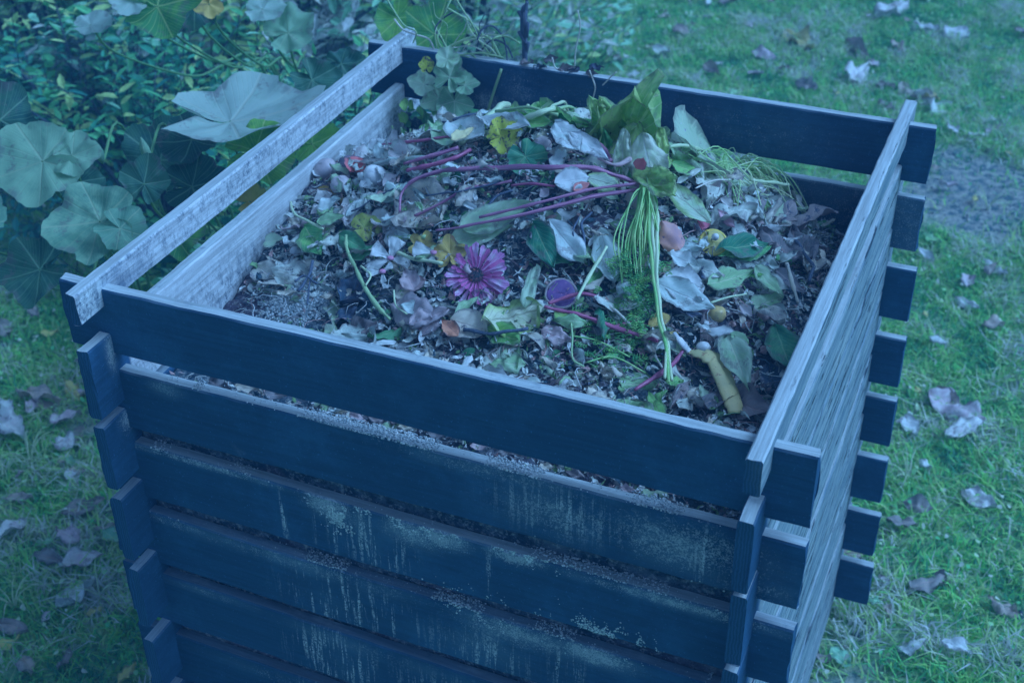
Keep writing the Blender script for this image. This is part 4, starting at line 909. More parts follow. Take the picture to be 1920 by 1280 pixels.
for k, (a, b, W, cv) in enumerate([((590, 395), (625, 380), .8, 1.6), ((640, 410), (672, 392), .7, 1.2), ((585, 420), (610, 405), .8, 1.5), ((690, 300), (725, 318), .8, 1.4), ((735, 300), (770, 315), .6, .9), ((665, 400), (650, 445), .5, .8), ((700, 420), (735, 440), .6, 1.0), ((720, 370), (745, 345), .8, 1.2), ((610, 440), (590, 460), .8, 1.4), ((745, 455), (715, 440), .7, 1.5), ((1030, 375), (1010, 392), .8, 1.4), ((1210, 505), (1190, 530), .7, 1.0), ((1300, 545), (1275, 520), .7, 1.2), ((1350, 390), (1375, 410), .7, 1.3), ((1395, 470), (1425, 490), .7, 1.3), ((1385, 590), (1410, 615), .7, 1.2)]):
    lf(a, b, M_sh, near_label('cupped pale onion shell', a[0], a[1], MARK), group='cupped pale onion shells on the heap', name='onion_shell', cat='onion shell', shape='oval', W=W*1.1, curl=cv, fold=.7, wav=.12, lift=.02, tilt=.45)
# --- fruit, slices and peels
def slice_(name, c, r, th, mt, rim, label, cat, sx=1.0, tilt=.6, lift=.02):
    root = empty(name, heap(*c)+Vector((0, 0, lift))); tag(root, label, cat); n = (Vector((0, 0, 1))*(1-tilt)+(CAM-root.location).normalized()*tilt)
    V = []; F = []; UV = []; ns = 26
    for j, (q, z) in enumerate([(0, 0), (.5, .0), (.88, 0), (1, -.15), (1, -1), (0, -1)]):
        for i in range(ns): a = 2*math.pi*i/ns; e = 1+.05*noise.noise(Vector((math.cos(a), math.sin(a), r*50))); V.append((r*q*e*math.cos(a)*sx, r*q*e*math.sin(a), z*th+.0006*math.sin(a*3+q*4))); UV.append((q, i/ns))
    for j in range(5):
        for i in range(ns): F.append((j*ns+i, (j+1)*ns+i, (j+1)*ns+(i+1) % ns, j*ns+(i+1) % ns))
    o = MB().add(V, F, UV).build('flesh', mt, root); frame(o, Vector((0, 0, 0)), _r2, n)
    m = MB(); P = [Vector((V[3*ns+i % ns][0]*1.01, V[3*ns+i % ns][1]*1.01, -th*.4)) for i in range(ns+1)]; tube(m, P, th*.42, 6); o = m.build('rind', rim, root); frame(o, Vector((0, 0, 0)), _r2, n)
    return root
M_pur = plain_mat('beet_flesh', A(44, 46, 112, 1.2), A(58, 56, 128, 1.2), 60, .35, spots=A(90, 80, 150), spec=.5); M_lem = plain_mat('lemon_flesh', A(110, 142, 116, 1.1), A(92, 126, 104, 1.1), 70, .35, spec=.5)
slice_('beet_slice', (1052, 570), .023, .006, M_pur, M_pink, 'round dark purple beet slice right of the gerbera', 'vegetable slice')
slice_('lemon_slice', (1336, 474), .021, .006, M_lem, plain_mat('lemon_rind', A(128, 146, 96, 1.2), A(110, 132, 90, 1.2), 90, .4), 'yellow lemon slice lying right of the hanging dill', 'fruit slice')
o = blob(MB(), (0, 0, 0), .006, amp=.1).build('seed', M_gill); o.location = heap(1340, 474)+Vector((0, -.004, .031)); tag(o, 'pale pip sitting on the lemon slice', 'seed')
M_pot = plain_mat('potato_peel', A(84, 88, 124, 1.2), A(124, 110, 116, 1.2), 14, .5, spots=A(60, 72, 110), spotscale=50)
lf((1238, 450), (1272, 505), M_pot, 'brown orange wedge of pumpkin rind right of the dill', name='pumpkin_rind', cat='peel', shape='oval', W=.85, curl=.5, fold=-.4, lift=.035, tilt=.6)
def fruit(c, r, mt, label, lift=.008, sx=1, **k):
    o = blob(MB(), (0, 0, 0), r, sx=sx, sz=.9, amp=.12, fr=1.5, seed=c[0] % 7, nu=18, nv=12).build('fruit', mt); o.location = heap(*c)+Vector((0, 0, lift)); tag(o, label, 'fruit', **k); return o
M_yf = plain_mat('yellow_fruit', A(110, 130, 110, 1.1), A(86, 112, 104, 1.1), 30, .35, spots=A(70, 84, 100), spec=.5)
fruit((1343, 605), .014, M_yf, 'small round yellow fruit behind the tip of the white husk', .016); fruit((1318, 590), .010, M_capd, 'small brown fruit beside the round yellow one', .012)
fruit((1430, 606), .010, M_pink, 'pinkish brown nut near the right boards', .014); fruit((1448, 608), .007, M_pink, 'smaller pinkish nut next to the brown one', .012); fruit((558, 488), .0, M_white, 'x') if False else None
fruit((556, 490), .009, M_gill, 'small white lump above the white crumbs', .02)
lf((1315, 462), (1322, 430), leaf_mat('radish', A(110, 44, 104, 1.3), A(128, 90, 140, 1.2), A(126, 120, 170)), 'crimson radish sliver left of the lemon slice', name='radish_slice', cat='vegetable slice', shape='oval', W=.5, lift=.03, tilt=.7, curl=.5)
lf((1375, 462), (1342, 427), leaf_mat('radish_pale', A(140, 108, 160, 1.3), A(120, 136, 186, 1.2), A(130, 150, 196)), 'pink radish sliver right of the lemon slice', name='radish_slice', cat='vegetable slice', shape='lance', W=.42, lift=.035, tilt=.7, curl=.4)
# banana peel
M_ban = plain_mat('banana_skin', A(90, 122, 116, 1.1), A(108, 136, 122, 1.15), 12, .45, spots=A(84, 92, 96), spotscale=90, spec=.4)
root = empty('banana_peel', heap(1340, 730)); tag(root, 'yellow banana peel strip bent down to the front right corner', 'peel'); RL = root.location
m = MB(); tube(m, [p-RL for p in catmull([heap(1290, 690)+Vector((0, 0, .03)), heap(1315, 702)+Vector((0, 0, .035)), heap(1338, 712)+Vector((0, 0, .035)), heap(1352, 735)+Vector((0, 0, .03)), heap(1368, 765)+Vector((0, 0, .022)), heap(1378, 792)+Vector((0, 0, .016))], 7)], [.006, .010, .016, .0175, .0175, .017, .016, .013], 14, .32)
m.build('skin', M_ban, root); m = MB(); tube(m, [p-RL for p in catmull([heap(1290, 690)+Vector((0, 0, .03)), heap(1275, 678)+Vector((0, 0, .035)), heap(1262, 660)+Vector((0, 0, .035))], 6)], [.006, .007, .004], 8, .5); m.build('tip', M_gill, root)
fruit((1317, 675), .011, M_gill, 'pale garlic clove above the banana peel', .022)
lf((1330, 598), (1325, 690), M_brown, 'long dark brown strip of peel above the banana peel', name='peel', cat='peel', shape='strip', W=.32, curl=.4, fold=.3, lift=.014)
# --- yellow autumn leaves
def lobed(c, R, hd, mt, label, lobes=5, depth=.5, tilt=.6, lift=.025, cup=.2, group=None, cat='leaf', at=heap, wav=.15):
    _ls[0] += 1; V, F, UV = polar_geo(R=R, lobes=lobes, depth=depth, cup=cup, wav=wav, seed=_ls[0], nr=7, nt_=50, notch=.5, teeth=14); o = MB().add(V, F, UV).build('leaf', mt)
    p = at(*c)+Vector((0, 0, lift)); h = math.radians(hd); nn = (Vector((0, 0, 1))*(1-tilt)+(CAM-p).normalized()*tilt); frame(o, p, _r2*math.cos(h)+_u2*math.sin(h), nn); tag(o, label, cat, group); return o
lobed((793, 487), .024, 60, M_yel, 'ragged yellow autumn leaf above the white flower'); lobed((845, 502), .026, 90, M_yel, 'yellow leaf tucked behind the gerbera petals', depth=.3); lobed((872, 455), .014, 20, M_yel, 'small yellow scrap left of the rising stalk')
lobed((940, 292), .030, 20, M_spot, 'yellow green leaf riddled with dark spots below the crown', lobes=4, depth=.2, tilt=.75, lift=.035)
lobed((985, 320), .032, -60, M_dkgreen, 'dark green leaf under the spotted yellow one', depth=.2, tilt=.7); lobed((685, 452), .026, 10, leaf_mat('mottled_green', A(50, 104, 92, 1.2), A(84, 124, 84, 1.2), A(96, 130, 120), spots=A(40, 60, 80), spotscale=90, spotth=.55), 'mottled green leaf at the left of the heap', lobes=3, depth=.2)
lf((1215, 640), (1255, 622), M_yel, 'orange yellow leaf scrap below the white husk', shape='oval', W=.6, lift=.03)
lf((1270, 645), (1230, 660), M_yel, 'folded orange leaf scrap crossed by the long stems', shape='oval', W=.5, lift=.02)
# --- the larger identified leaves
LF = [((865, 470), (1000, 420), M_pale, 'long pale leaf cut by the rising beet stalk', dict(W=.45, shape='ovate', curl=.3, lift=.04)),
 ((840, 488), (960, 452), M_pale, 'pale green leaf blade below the rising beet stalk', dict(W=.35, lift=.03)),
 ((1065, 300), (1140, 352), M_white, 'white limp leaf trailing to the arching stalk', dict(W=.42, shape='lance', lift=.05)),
 ((1040, 275), (1085, 330), M_white, 'white folded leaf base above the arching stalk', dict(W=.5, shape='oval', lift=.045)),
 ((905, 300), (845, 275), M_white, 'white leaf scrap left of the spotted yellow leaf', dict(W=.6, lift=.045, shape='oval')), ((990, 285), (900, 268), M_white, 'white rib of leaf behind the spotted yellow leaf', dict(W=.35, lift=.05, shape='oval')),
 ((1040, 385), (1105, 375), M_white, 'white paper like leaf below the arching stalk', dict(W=.75, shape='oval', lift=.04)), ((1100, 365), (1160, 380), M_greenedge, 'white and green leaf under the end of the arch', dict(W=.7, shape='oval', lift=.03)),
 ((855, 300), (820, 275), M_pale, 'ribbed pale bud like leaf near the back left', dict(W=.6, shape='oval', curl=.9, lift=.04)), ((848, 308), (890, 285), leaf_mat('cream_yellow', A(122, 150, 150, 1.2), A(112, 140, 130, 1.2), A(130, 160, 170)), 'cream yellow petal left of the spotted leaf', dict(W=.5, lift=.045)),
 ((1330, 465), (1235, 385), M_greenedge, 'long pale leaf pointing down to the lemon slice', dict(W=.42, shape='ovate', lift=.045, fold=.15, curl=.15)),
 ((1235, 555), (1215, 520), M_white, 'white husk shred right of the dill', dict(W=.6, shape='oval', lift=.04)), ((1225, 570), (1335, 620), M_white, 'pointed white cabbage leaf in the right centre', dict(W=.52, shape='ovate', lift=.04, fold=.2, curl=.3)),
 ((1235, 560), (1320, 570), M_white, 'veined white cabbage leaf under the pointed one', dict(W=.85, shape='oval', lift=.03, wav=.15)), ((1250, 505), (1310, 530), M_white, 'crumpled white leaf below the pumpkin rind', dict(W=.6, shape='oval', lift=.03, wav=.2, curl=.8)),
 ((1345, 512), (1440, 500), M_dkgreen, 'glossy green leaf with pale edges right of centre', dict(W=.38, shape='lance', lift=.045, tilt=.5)), ((1440, 498), (1345, 515), M_gst2 if False else M_fresh, 'green leaf folded under the glossy one', dict(W=.3, shape='lance', lift=.035)),
 ((1325, 570), (1415, 538), M_pale, 'toothed pale leaf arching towards the right boards', dict(W=.36, teeth=12, lift=.035, curl=.7)), ((1412, 535), (1465, 592), M_pale, 'smooth pale green leaf under the toothed one', dict(W=.42, lift=.035, curl=.3)),
 ((1360, 665), (1400, 768), M_pale, 'big serrated pale leaf right of the banana peel', dict(W=.48, teeth=16, lift=.035, fold=.3, curl=-.3, tilt=.6)), ((1365, 672), (1400, 690), M_pale, 'small pale leaf over the big serrated one', dict(W=.7, lift=.045, shape='oval')),
 ((1325, 770), (1310, 740), M_pale, 'pale serrated leaf tip left of the banana peel', dict(W=.5, teeth=9, lift=.02)), ((1245, 660), (1285, 700), M_pale, 'elongated pale leaf above the banana peel tip', dict(W=.45, lift=.03)),
 ((1500, 520), (1420, 455), M_brown, 'big curled brown leaf near the right boards', dict(W=.55, shape='oval', curl=1.1, wav=.2, lift=.035, fold=-.4)), ((1520, 515), (1480, 450), M_brown, 'brown leaf edge behind the big curled one', dict(W=.5, curl=.9, wav=.2, lift=.035)),
 ((1410, 430), (1490, 410), M_grey, 'large crumpled grey leaf below the grass bunch', dict(W=.75, shape='oval', wav=.2, lift=.035, fold=-.5, curl=.6)), ((1395, 408), (1420, 448), M_grey, 'grey spoon shaped leaf left of the crumpled one', dict(W=.45, shape='oval', lift=.045)),
 ((1385, 360), (1400, 445), M_brown, 'hanging brown leaf left of the grey one', dict(W=.45, curl=.7, lift=.03, wav=.2)), ((1450, 535), (1510, 580), M_brown, 'flat brown leaf beside the bent tan stalk', dict(W=.5, lift=.03)),
 ((1450, 640), (1480, 720), M_dkgreen, 'dark mouldy green leaf against the right boards', dict(W=.75, shape='oval', lift=.03)), ((1440, 690), (1455, 750), M_dark, 'blackish leaf in the front right corner', dict(W=.8, shape='oval', lift=.01)),
 ((1365, 505), (1420, 520), M_grey, 'grey crumpled husk under the glossy green leaf', dict(W=.6, lift=.02, wav=.25)), ((1290, 525), (1350, 550), M_grey, 'ribbed grey leaf above the toothed one', dict(W=.6, shape='oval', lift=.03, wav=.2)),
 ((1260, 345), (1350, 315), M_pale, 'pale leaf spreading right of the lettuce', dict(W=.45, lift=.05)), ((1255, 345), (1310, 368), M_fresh, 'bright green leaf tip below the lettuce', dict(W=.55, lift=.04)), ((1300, 345), (1350, 325), M_pale, 'bluish green broad leaf right of the lettuce', dict(W=.7, shape='oval', lift=.045)), ((1215, 355), (1260, 350), M_lime, 'lime green leaf fold at the foot of the lettuce', dict(W=.6, shape='oval', lift=.05, curl=.8)),
 ((485, 488), (535, 485), M_pale, 'pale pointed ivy leaf near the left boards', dict(W=.8, shape='heart', lift=.04)), ((475, 515), (515, 540), M_tan, 'cream shell shaped leaf below the ivy leaf', dict(W=.75, shape='oval', lift=.02)),
 ((575, 462), (605, 515), M_fresh, 'green leaf hanging below the straight pale stem', dict(W=.65, lift=.04)), ((600, 470), (650, 458), M_pale, 'pale folded leaf at the end of the straight stem', dict(W=.5, lift=.055)), ((640, 470), (690, 500), M_dkgreen, 'dark green leaf under the folded pale one', dict(W=.5, lift=.03)), ((660, 505), (710, 480), M_dkgreen, 'dark leaf left above the white flower', dict(W=.6, lift=.02)),
 ((720, 470), (770, 455), M_white, 'cupped white leaf above the short green stub', dict(W=.8, shape='round', curl=1, lift=.02)), ((1000, 455), (1040, 540), M_dkgreen, 'deep green leaf between gerbera and husk', dict(W=.5, lift=.035)), ((1010, 500), (1070, 520), M_dkgreen, 'green leaf edge above the purple slice', dict(W=.45, lift=.025)),
 ((1030, 450), (1095, 530), M_white, 'long translucent husk right of centre', dict(W=.5, shape='oval', lift=.035, wav=.1)), ((1125, 460), (1150, 560), M_white, 'white shredded husk left of the dill', dict(W=.5, shape='oval', lift=.03, wav=.15)), ((985, 605), (1005, 530), M_pale, 'split pale stalk end beside the gerbera', dict(W=.3, shape='strip', lift=.03)),
 ((905, 640), (1020, 615), leaf_mat('crumpled_lettuce', A(92, 152, 110, 1.2), A(112, 160, 180, 1.2), A(70, 100, 100), trans=.3, edge=A(84, 150, 96, 1.2)), 'crumpled yellow green leaf below the gerbera', dict(W=.75, shape='oval', lift=.04, wav=.22, curl=.9, fold=-.2)), ((910, 640), (975, 665), M_lime, 'folded lime leaf lip under the crumpled one', dict(W=.7, shape='oval', lift=.025, wav=.2)),
 ((845, 625), (915, 645), M_tan, 'flat cream leaf left of the crumpled green one', dict(W=.85, shape='oval', lift=.025)), ((735, 600), (810, 625), M_pink, 'dusty pink leaf close to the front board', dict(W=.7, lift=.03, shape='oval', wav=.15)), ((770, 640), (840, 610), M_pink, 'second pink leaf overlapping the dusty one', dict(W=.6, lift=.03, wav=.15)), ((830, 600), (790, 650), M_pink, 'rosy translucent leaf nearest the front board', dict(W=.7, lift=.02, wav=.15, shape='oval')), ((750, 560), (800, 545), M_pink, 'mauve petal like leaf under the white blossom', dict(W=.7, lift=.02, shape='oval')), ((780, 575), (760, 535), M_pink, 'narrow mauve leaf left of the gerbera', dict(W=.6, lift=.03)),
 ((860, 660), (830, 630), M_orange, 'orange brown corner of leaf by the front board', dict(W=.6, lift=.03)), ((1015, 640), (1075, 660), M_pink, 'shredded pink husk right of the crumpled green leaf', dict(W=.6, lift=.02, wav=.3)), ((1040, 610), (1075, 640), M_lime, 'green and white leaf corner under the slanting stalk', dict(W=.6, lift=.025)),
 ((640, 590), (690, 530), M_dark, 'large dark brown rotten leaf left of the white flower', dict(W=.8, shape='oval', wav=.3, lift=.02, curl=.8)), ((620, 620), (670, 590), M_dark, 'dark rotten leaf at the front left', dict(W=.7, wav=.3, lift=.015)), ((650, 640), (720, 620), M_brown, 'brown rotten leaf along the front board', dict(W=.6, wav=.3, lift=.015)),
 ((755, 380), (830, 430), M_tan, 'torn fibrous husk inside the left end of the arch', dict(W=.9, shape='oval', wav=.3, lift=.015)), ((720, 400), (760, 365), M_white, 'pale shell like leaf outside the left end of the arch', dict(W=.6, shape='oval', lift=.02)), ((690, 395), (650, 430), M_white, 'long white leaf under the mushrooms', dict(W=.45, shape='oval', lift=.025)), ((670, 415), (700, 385), M_grey, 'grey striped leaf right of the long white one', dict(W=.5, shape='oval', lift=.025)), ((600, 420), (640, 400), M_white, 'white torn leaf below the yellowish peel', dict(W=.7, lift=.03, wav=.2)),
 ((692, 312), (725, 296), M_white, 'pale upright leaf against the left boards near the back', dict(W=.7, lift=.035, tilt=.8)), ((700, 320), (790, 305), M_grey, 'pleated grey leaf left of the purple stalks', dict(W=.55, shape='oval', lift=.02, wav=.15)), ((1120, 375), (1160, 400), M_pale, 'pale leaf under the far end of the arching stalk', dict(W=.7, lift=.025)), ((1210, 360), (1240, 400), M_tan, 'tan crumpled leaf at the end of the arch', dict(W=.7, lift=.035, wav=.25)),
 ((1075, 400), (1105, 385), leaf_mat('salmon', A(132, 116, 140, 1.2), A(116, 100, 130, 1.1), A(130, 130, 150)), 'salmon pink scrap between the two long stalks', dict(W=.7, lift=.04)), ((1270, 400), (1300, 430), M_dark, 'black slimy leaf right of the long pale leaf', dict(W=.7, lift=.02)), ((1330, 350), (1330, 410), M_grey, 'silvery torn husk below the grass bunch', dict(W=.6, lift=.03, wav=.25)), ((1290, 380), (1340, 400), M_dark, 'wet black leaf under the silvery husk', dict(W=.8, lift=.01)),
 ((730, 270), (755, 262), M_yel, 'tiny yellow scrap near the back left', dict(W=.7, lift=.03)), ((1130, 520), (1100, 560), M_fresh, 'feathery green leaf left of the leaning stem', dict(W=.4, lift=.02, teeth=8))]
for (a, b, mt, lb, kw) in LF: lf(a, b, mt, lb, **kw)
# --- crumbs of sawdust / lime at the front left
CR = vcol_mat('white_crumbs', [A(92, 140, 184, 1.1), A(108, 156, 202, 1.1), A(116, 164, 208, 1.15), A(80, 126, 170)], scale=200)
m = MB()
for k in range(5200):
    px = random.gauss(555, 34); py = random.gauss(548, 34)
    if (px-555)*.6+(py-548) > 75 or abs(px-555) > 85: continue
    p = heap(px, py); 
    if p.y < T_+.004 or p.x < T_+.004: continue
    r = random.uniform(.0009, .0026); blob(m, (p.x, p.y, p.z+r*.6+.012*math.exp(-((px-555)/30)**2-((py-548)/30)**2)*random.random()), r, amp=.5, fr=3, seed=k, nu=6, nv=4, tone=random.random()*.999)
o = m.build('white_crumbs', CR, smooth=True); tag(o, 'pale sawdust crumbs spilled near the front left corner of the heap', 'sawdust', kind='stuff')
# --- dust and crumbs lying on the front board edges and seen through the gap
m = MB()
for (bz, x0, x1, n_, dn) in [(-.1415, .1, .95, 4500, 1), (-.2815, .05, .95, 2600, .8), (-.418, .2, .95, 2600, .8)]:
    for k in range(n_):
        x = random.uniform(x0, x1); d_ = noise.noise(Vector((x*9, bz*30, 2)))
        if d_ < .1 and random.random() < .95: continue
        y = random.uniform(-.001, T_+.004); r = random.uniform(.0004, .0010)*(1+1.6*max(0, d_)); i_ = [-.1415, -.2815, -.418].index(bz); z = GZ+bz+Fz[i_+1][2]*(x+E_)/W_+r*.5
        blob(m, (x, y, z), r, sx=1.3, amp=.5, fr=3, seed=k, nu=6, nv=4, tone=random.random()*.999)
# crusts of mould clinging to the faces of the lower front boards
for (px0, py0, sx, sy, n_) in [(985, 1032, 55, 16, 2400), (625, 935, 60, 14, 1700), (640, 965, 26, 24, 1200), (800, 985, 70, 16, 1600), (880, 1000, 40, 14, 600), (1120, 1190, 85, 22, 1900), (1170, 1215, 40, 16, 900), (900, 1140, 60, 22, 900), (1330, 1120, 60, 14, 900), (590, 910, 30, 8, 500), (350, 970, 60, 8, 500)]:
    for k in range(n_):
        px = random.gauss(px0, sx*.6); py = random.gauss(py0, sy*.6)+(px-px0)*.28
        c = UP(px, py, 1, 0)
        if noise.noise(Vector((c.x*70, c.z*70, 3)))+.6*noise.noise(Vector((c.x*24, c.z*24, 3))) < .05: continue
        zb = [b_ for b_ in Fz if c.z-GZ < b_[0]+b_[2]*(c.x+E_) and c.z-GZ > b_[0]-b_[1]+b_[2]*(c.x+E_)]
        if not zb: continue
        r = random.uniform(.0004, .0011); blob(m, (c.x, .0002-r*.2, c.z), r, sx=1.5, sy=.6, sz=1.4, amp=.5, fr=3, seed=k, nu=6, nv=4, tone=random.random()*.999)
o = m.build('board_crumbs', CR); tag(o, 'pale crumbs and crusts of mould on the front boards', 'dust', kind='stuff')
# small dead leaves poking out of the gap under the top front board
for k, (px, py, L, hd) in enumerate([(390, 712, .045, 10), (440, 722, .04, -15), (492, 738, .05, -5), (655, 775, .03, -10), (690, 782, .03, 20), (745, 800, .03, -10), (800, 812, .03, 0), (880, 835, .03, 10), (930, 846, .035, -15), (1010, 872, .025, 5), (1060, 882, .03, -10), (1160, 912, .03, 5)]):
    c = UP(px, py, 1, T_+.012); c.z = min(c.z, GZ-.128); _ls[0] += 1; V, F, UV = leaf_geo(['ovate', 'oval', 'shard'][k % 3], L, .5, .4, 1.0, .25, 0, _ls[0], 12, 6)
    o = MB().add(V, F, UV).build('dead_leaf', [M_brown, M_tan, M_brown, M_pink][k % 4]); frame(o, c, (1, random.uniform(-.4, .4), .1), (0, -.5, 1))
    tag(o, near_label(['crinkled brown', 'tan', 'narrow brown', 'pinkish'][k % 4]+' dead leaf under the top front board', px, py, [('the left corner', 230, 690), ('the white crumbs above', 560, 740), ('the gerbera above', 890, 830), ('the pink leaves above', 780, 800), ('the right corner', 1380, 960), ('the carrot greens above', 1120, 900)]), 'leaf', 'dead leaves in the gap under the top front board')
p = UP(1345, 1125, 1, T_+.02); o = blob(MB(), (0, 0, 0), .019, sx=1.3, amp=.1, nu=18, nv=12).build('lemon', plain_mat('lemon_skin', A(110, 132, 112, 1.2), A(96, 120, 110, 1.2), 60, .4)); o.location = p+Vector((-.01, .012, -.008)); tag(o, 'yellow lemon showing in a gap between lower front boards', 'fruit')

# --- many small leftovers: separate leaves and scraps
MN = {M_white: 'whitish', M_grey: 'grey', M_tan: 'tan', M_pink: 'pinkish', M_brown: 'brown', M_pale: 'pale green', M_dark: 'blackish', M_fresh: 'green', M_dkgreen: 'dark green'}
SN = {'ovate': 'pointed', 'oval': 'oval', 'shard': 'torn', 'lance': 'slender', 'strip': 'strip like'}
mats = dict(l=[M_white, M_white, M_white, M_grey, M_tan, M_pink, M_white, M_pale], r=[M_brown, M_grey, M_pale, M_dark, M_tan, M_white, M_grey, M_fresh], f=[M_brown, M_white, M_pink, M_grey, M_pale, M_tan, M_white], c=[M_white, M_grey, M_tan, M_pale, M_white, M_dkgreen, M_brown], b=[M_pale, M_white, M_grey, M_fresh, M_white, M_tan])
GN = {'l': 'scraps at the left of the heap', 'r': 'scraps at the right of the heap', 'f': 'scraps along the front board', 'c': 'scraps in the middle of the heap', 'b': 'scraps at the back of the heap'}
def scatter(name, N, Lr, shapes, cat, noun, grp=True, lifts=(.003, .018)):
    cnt = 0
    while cnt < N:
        x = random.uniform(.03, .97); y = random.uniform(.03, .94)
        if not (T_+.02 < x < W_-T_-.02 and T_+.02 < y < D_-T_-.03): continue
        rg = 'f' if y < .17 else ('l' if x < .3 else ('r' if x > .68 else ('b' if y > .66 else 'c')))
        if x < .3 and y < .28 and random.random() < .75: continue
        if Lr[1] > .07 and (y < .11 or x < .11 or x > .87 or y > .84): continue
        if x > .92 or x < .06 or y < .055: continue
        z = H(x, y)+random.uniform(*lifts); px, py = proj((x, y, z))
        if any(math.hypot(px-q[0], (py-q[1])*1.3) < q[2] for q in ((893, 548, 62), (735, 520, 40), (1052, 570, 30), (1336, 474, 30), (1195, 470, 30), (1185, 270, 60))): continue
        L = random.uniform(*Lr)*(1.15 if rg == 'r' else 1); a = random.uniform(0, 6.28); _ls[0] += 1; sh = random.choice(shapes); mt = random.choice(mats[rg])
        V, F, UV = leaf_geo(sh, L, random.uniform(.35, .8) if sh != 'strip' else .22, random.uniform(-.5, .6), random.uniform(-1.2, 1.8), random.uniform(.1, .3), random.choice([0, 0, 9]), _ls[0], 12, 6, 0, random.uniform(-.8, .8))
        o = MB().add(V, F, UV).build(name, mt); n = hn(Vector((x, y, 0)))+Vector((random.gauss(0, .35), random.gauss(-.15, .35), 0)); d = Vector((math.cos(a), math.sin(a), random.uniform(-.2, .35)))
        frame(o, Vector((x, y, z)), d, n); tag(o, near_label(f'{MN[mt]} {SN[sh]} {noun}', px, py, MARK), cat, GN[rg] if grp else ('wilted leaves all over the heap' if cat == 'leaf' else 'torn husks all over the heap')); cnt += 1
scatter('scrap', 298, (.02, .058), ['ovate', 'oval', 'shard', 'lance', 'ovate'], 'plant scrap', 'scrap')
mats = dict(l=[M_white, M_grey, M_tan, M_pale], r=[M_grey, M_pale, M_brown, M_white, M_tan], f=[M_tan, M_grey, M_white, M_pale], c=[M_white, M_grey, M_pale, M_tan, M_dkgreen], b=[M_pale, M_white, M_grey, M_fresh])
SN['lobed'] = 'ragged'
scatter('wilted_leaf', 120, (.045, .085), ['ovate', 'lobed', 'oval', 'lance', 'lobed'], 'wilted leaf', 'leaf', False, (.004, .020))
mats = dict(l=[M_white, M_grey, M_tan], r=[M_grey, M_tan, M_white], f=[M_tan, M_grey, M_white], c=[M_white, M_grey, M_tan, M_pale], b=[M_pale, M_white])
scatter('husk', 240, (.02, .055), ['strip', 'shard', 'strip', 'lance'], 'husk', 'husk shred', False, (.010, .028))
# litter nobody could count
LT = vcol_mat('fine_litter', [A(30, 66, 102), A(60, 84, 118), A(84, 106, 138), A(90, 126, 158, 1.1), A(104, 150, 188, 1.25), A(114, 162, 206, 1.35), A(66, 122, 110, 1.2), A(110, 124, 158, 1.1), A(112, 158, 200, 1.3)], scale=90, trans=.1)
m = MB()
for k in range(6500):
    x = random.uniform(.03, .97); y = random.uniform(.028, .95)
    L = random.uniform(.004, .016); a = random.uniform(0, 6.28); h = H(x, y)+random.uniform(.001, .012); n = (hn(Vector((x, y, 0)))+Vector((random.gauss(0, .6), random.gauss(0, .6), 0))).normalized()
    d = Vector((math.cos(a), math.sin(a), random.gauss(0, .3))).normalized(); s = n.cross(d).normalized(); wv = L*random.uniform(.12, .5); c = Vector((x, y, h)); b1 = n*L*random.uniform(-.25, .3)
    tn = random.random()*.55 if noise.noise(Vector((x*8, y*8, 0))) < .0 else .25+random.random()*.749
    V = [c-d*L/2, c+s*wv*.5+b1*.3, c+d*L/2+b1, c-s*wv*.5, c+b1*.25+n*wv*.2]
    m.add(V, [(0, 3, 4), (3, 2, 4), (2, 1, 4), (1, 0, 4)], tone=tn)
for k in range(9000):
    x = random.uniform(.035, .965); y = random.uniform(.035, .94)
    if x < .32 and y < .3: continue
    L = random.uniform(.007, .022); a = random.uniform(0, 6.28); tn = random.choice([.15, .3, .4, .5, .5, .6, .6, .5, .7, .8, .05, .95]); wd = random.uniform(.2, .7); _ls[0] += 1
    V, F, UV = leaf_geo(random.choice(['ovate', 'oval', 'shard']), L, wd, random.uniform(-.6, .7), random.uniform(-1.5, 2), .3, 0, _ls[0], 5, 3, 0, random.uniform(-1, 1))
    n = (hn(Vector((x, y, 0)))+Vector((random.gauss(0, .5), random.gauss(0, .5), 0))).normalized(); d = Vector((math.cos(a), math.sin(a), random.gauss(0, .3))); d = (d-n*d.dot(n)).normalized(); yv = n.cross(d); c = Vector((x, y, H(x, y)+random.uniform(.002, .016)))
    m.add([c+d*v[0]+yv*v[1]+n*v[2] for v in V], F, UV, tone=tn)
o = m.build('litter', LT, smooth=False); tag(o, 'fine rotting leaf litter and crumbs covering the heap', 'litter', kind='stuff')
m = MB()
for k in range(1300):
    x = random.uniform(.05, .95); y = random.uniform(.04, .93); a = random.uniform(0, 6.28); L = random.uniform(.015, .055); z = H(x, y)+.006
    P = [Vector((min(.97, max(.03, x+math.cos(a)*L*(q-.5)+.006*math.sin(q*5+k))), min(.95, max(.03, y+math.sin(a)*L*(q-.5)+.005*math.cos(q*4+k))), z+.008*math.sin(q*3.1)+random.uniform(0, .006))) for q in (0, .25, .5, .75, 1)]
    tube(m, P, random.uniform(.0003, .0010), 4, tone=random.random()*.999)
o = m.build('fibres', LT); tag(o, 'fine roots, threads and straw tangled through the heap', 'straw', kind='stuff')

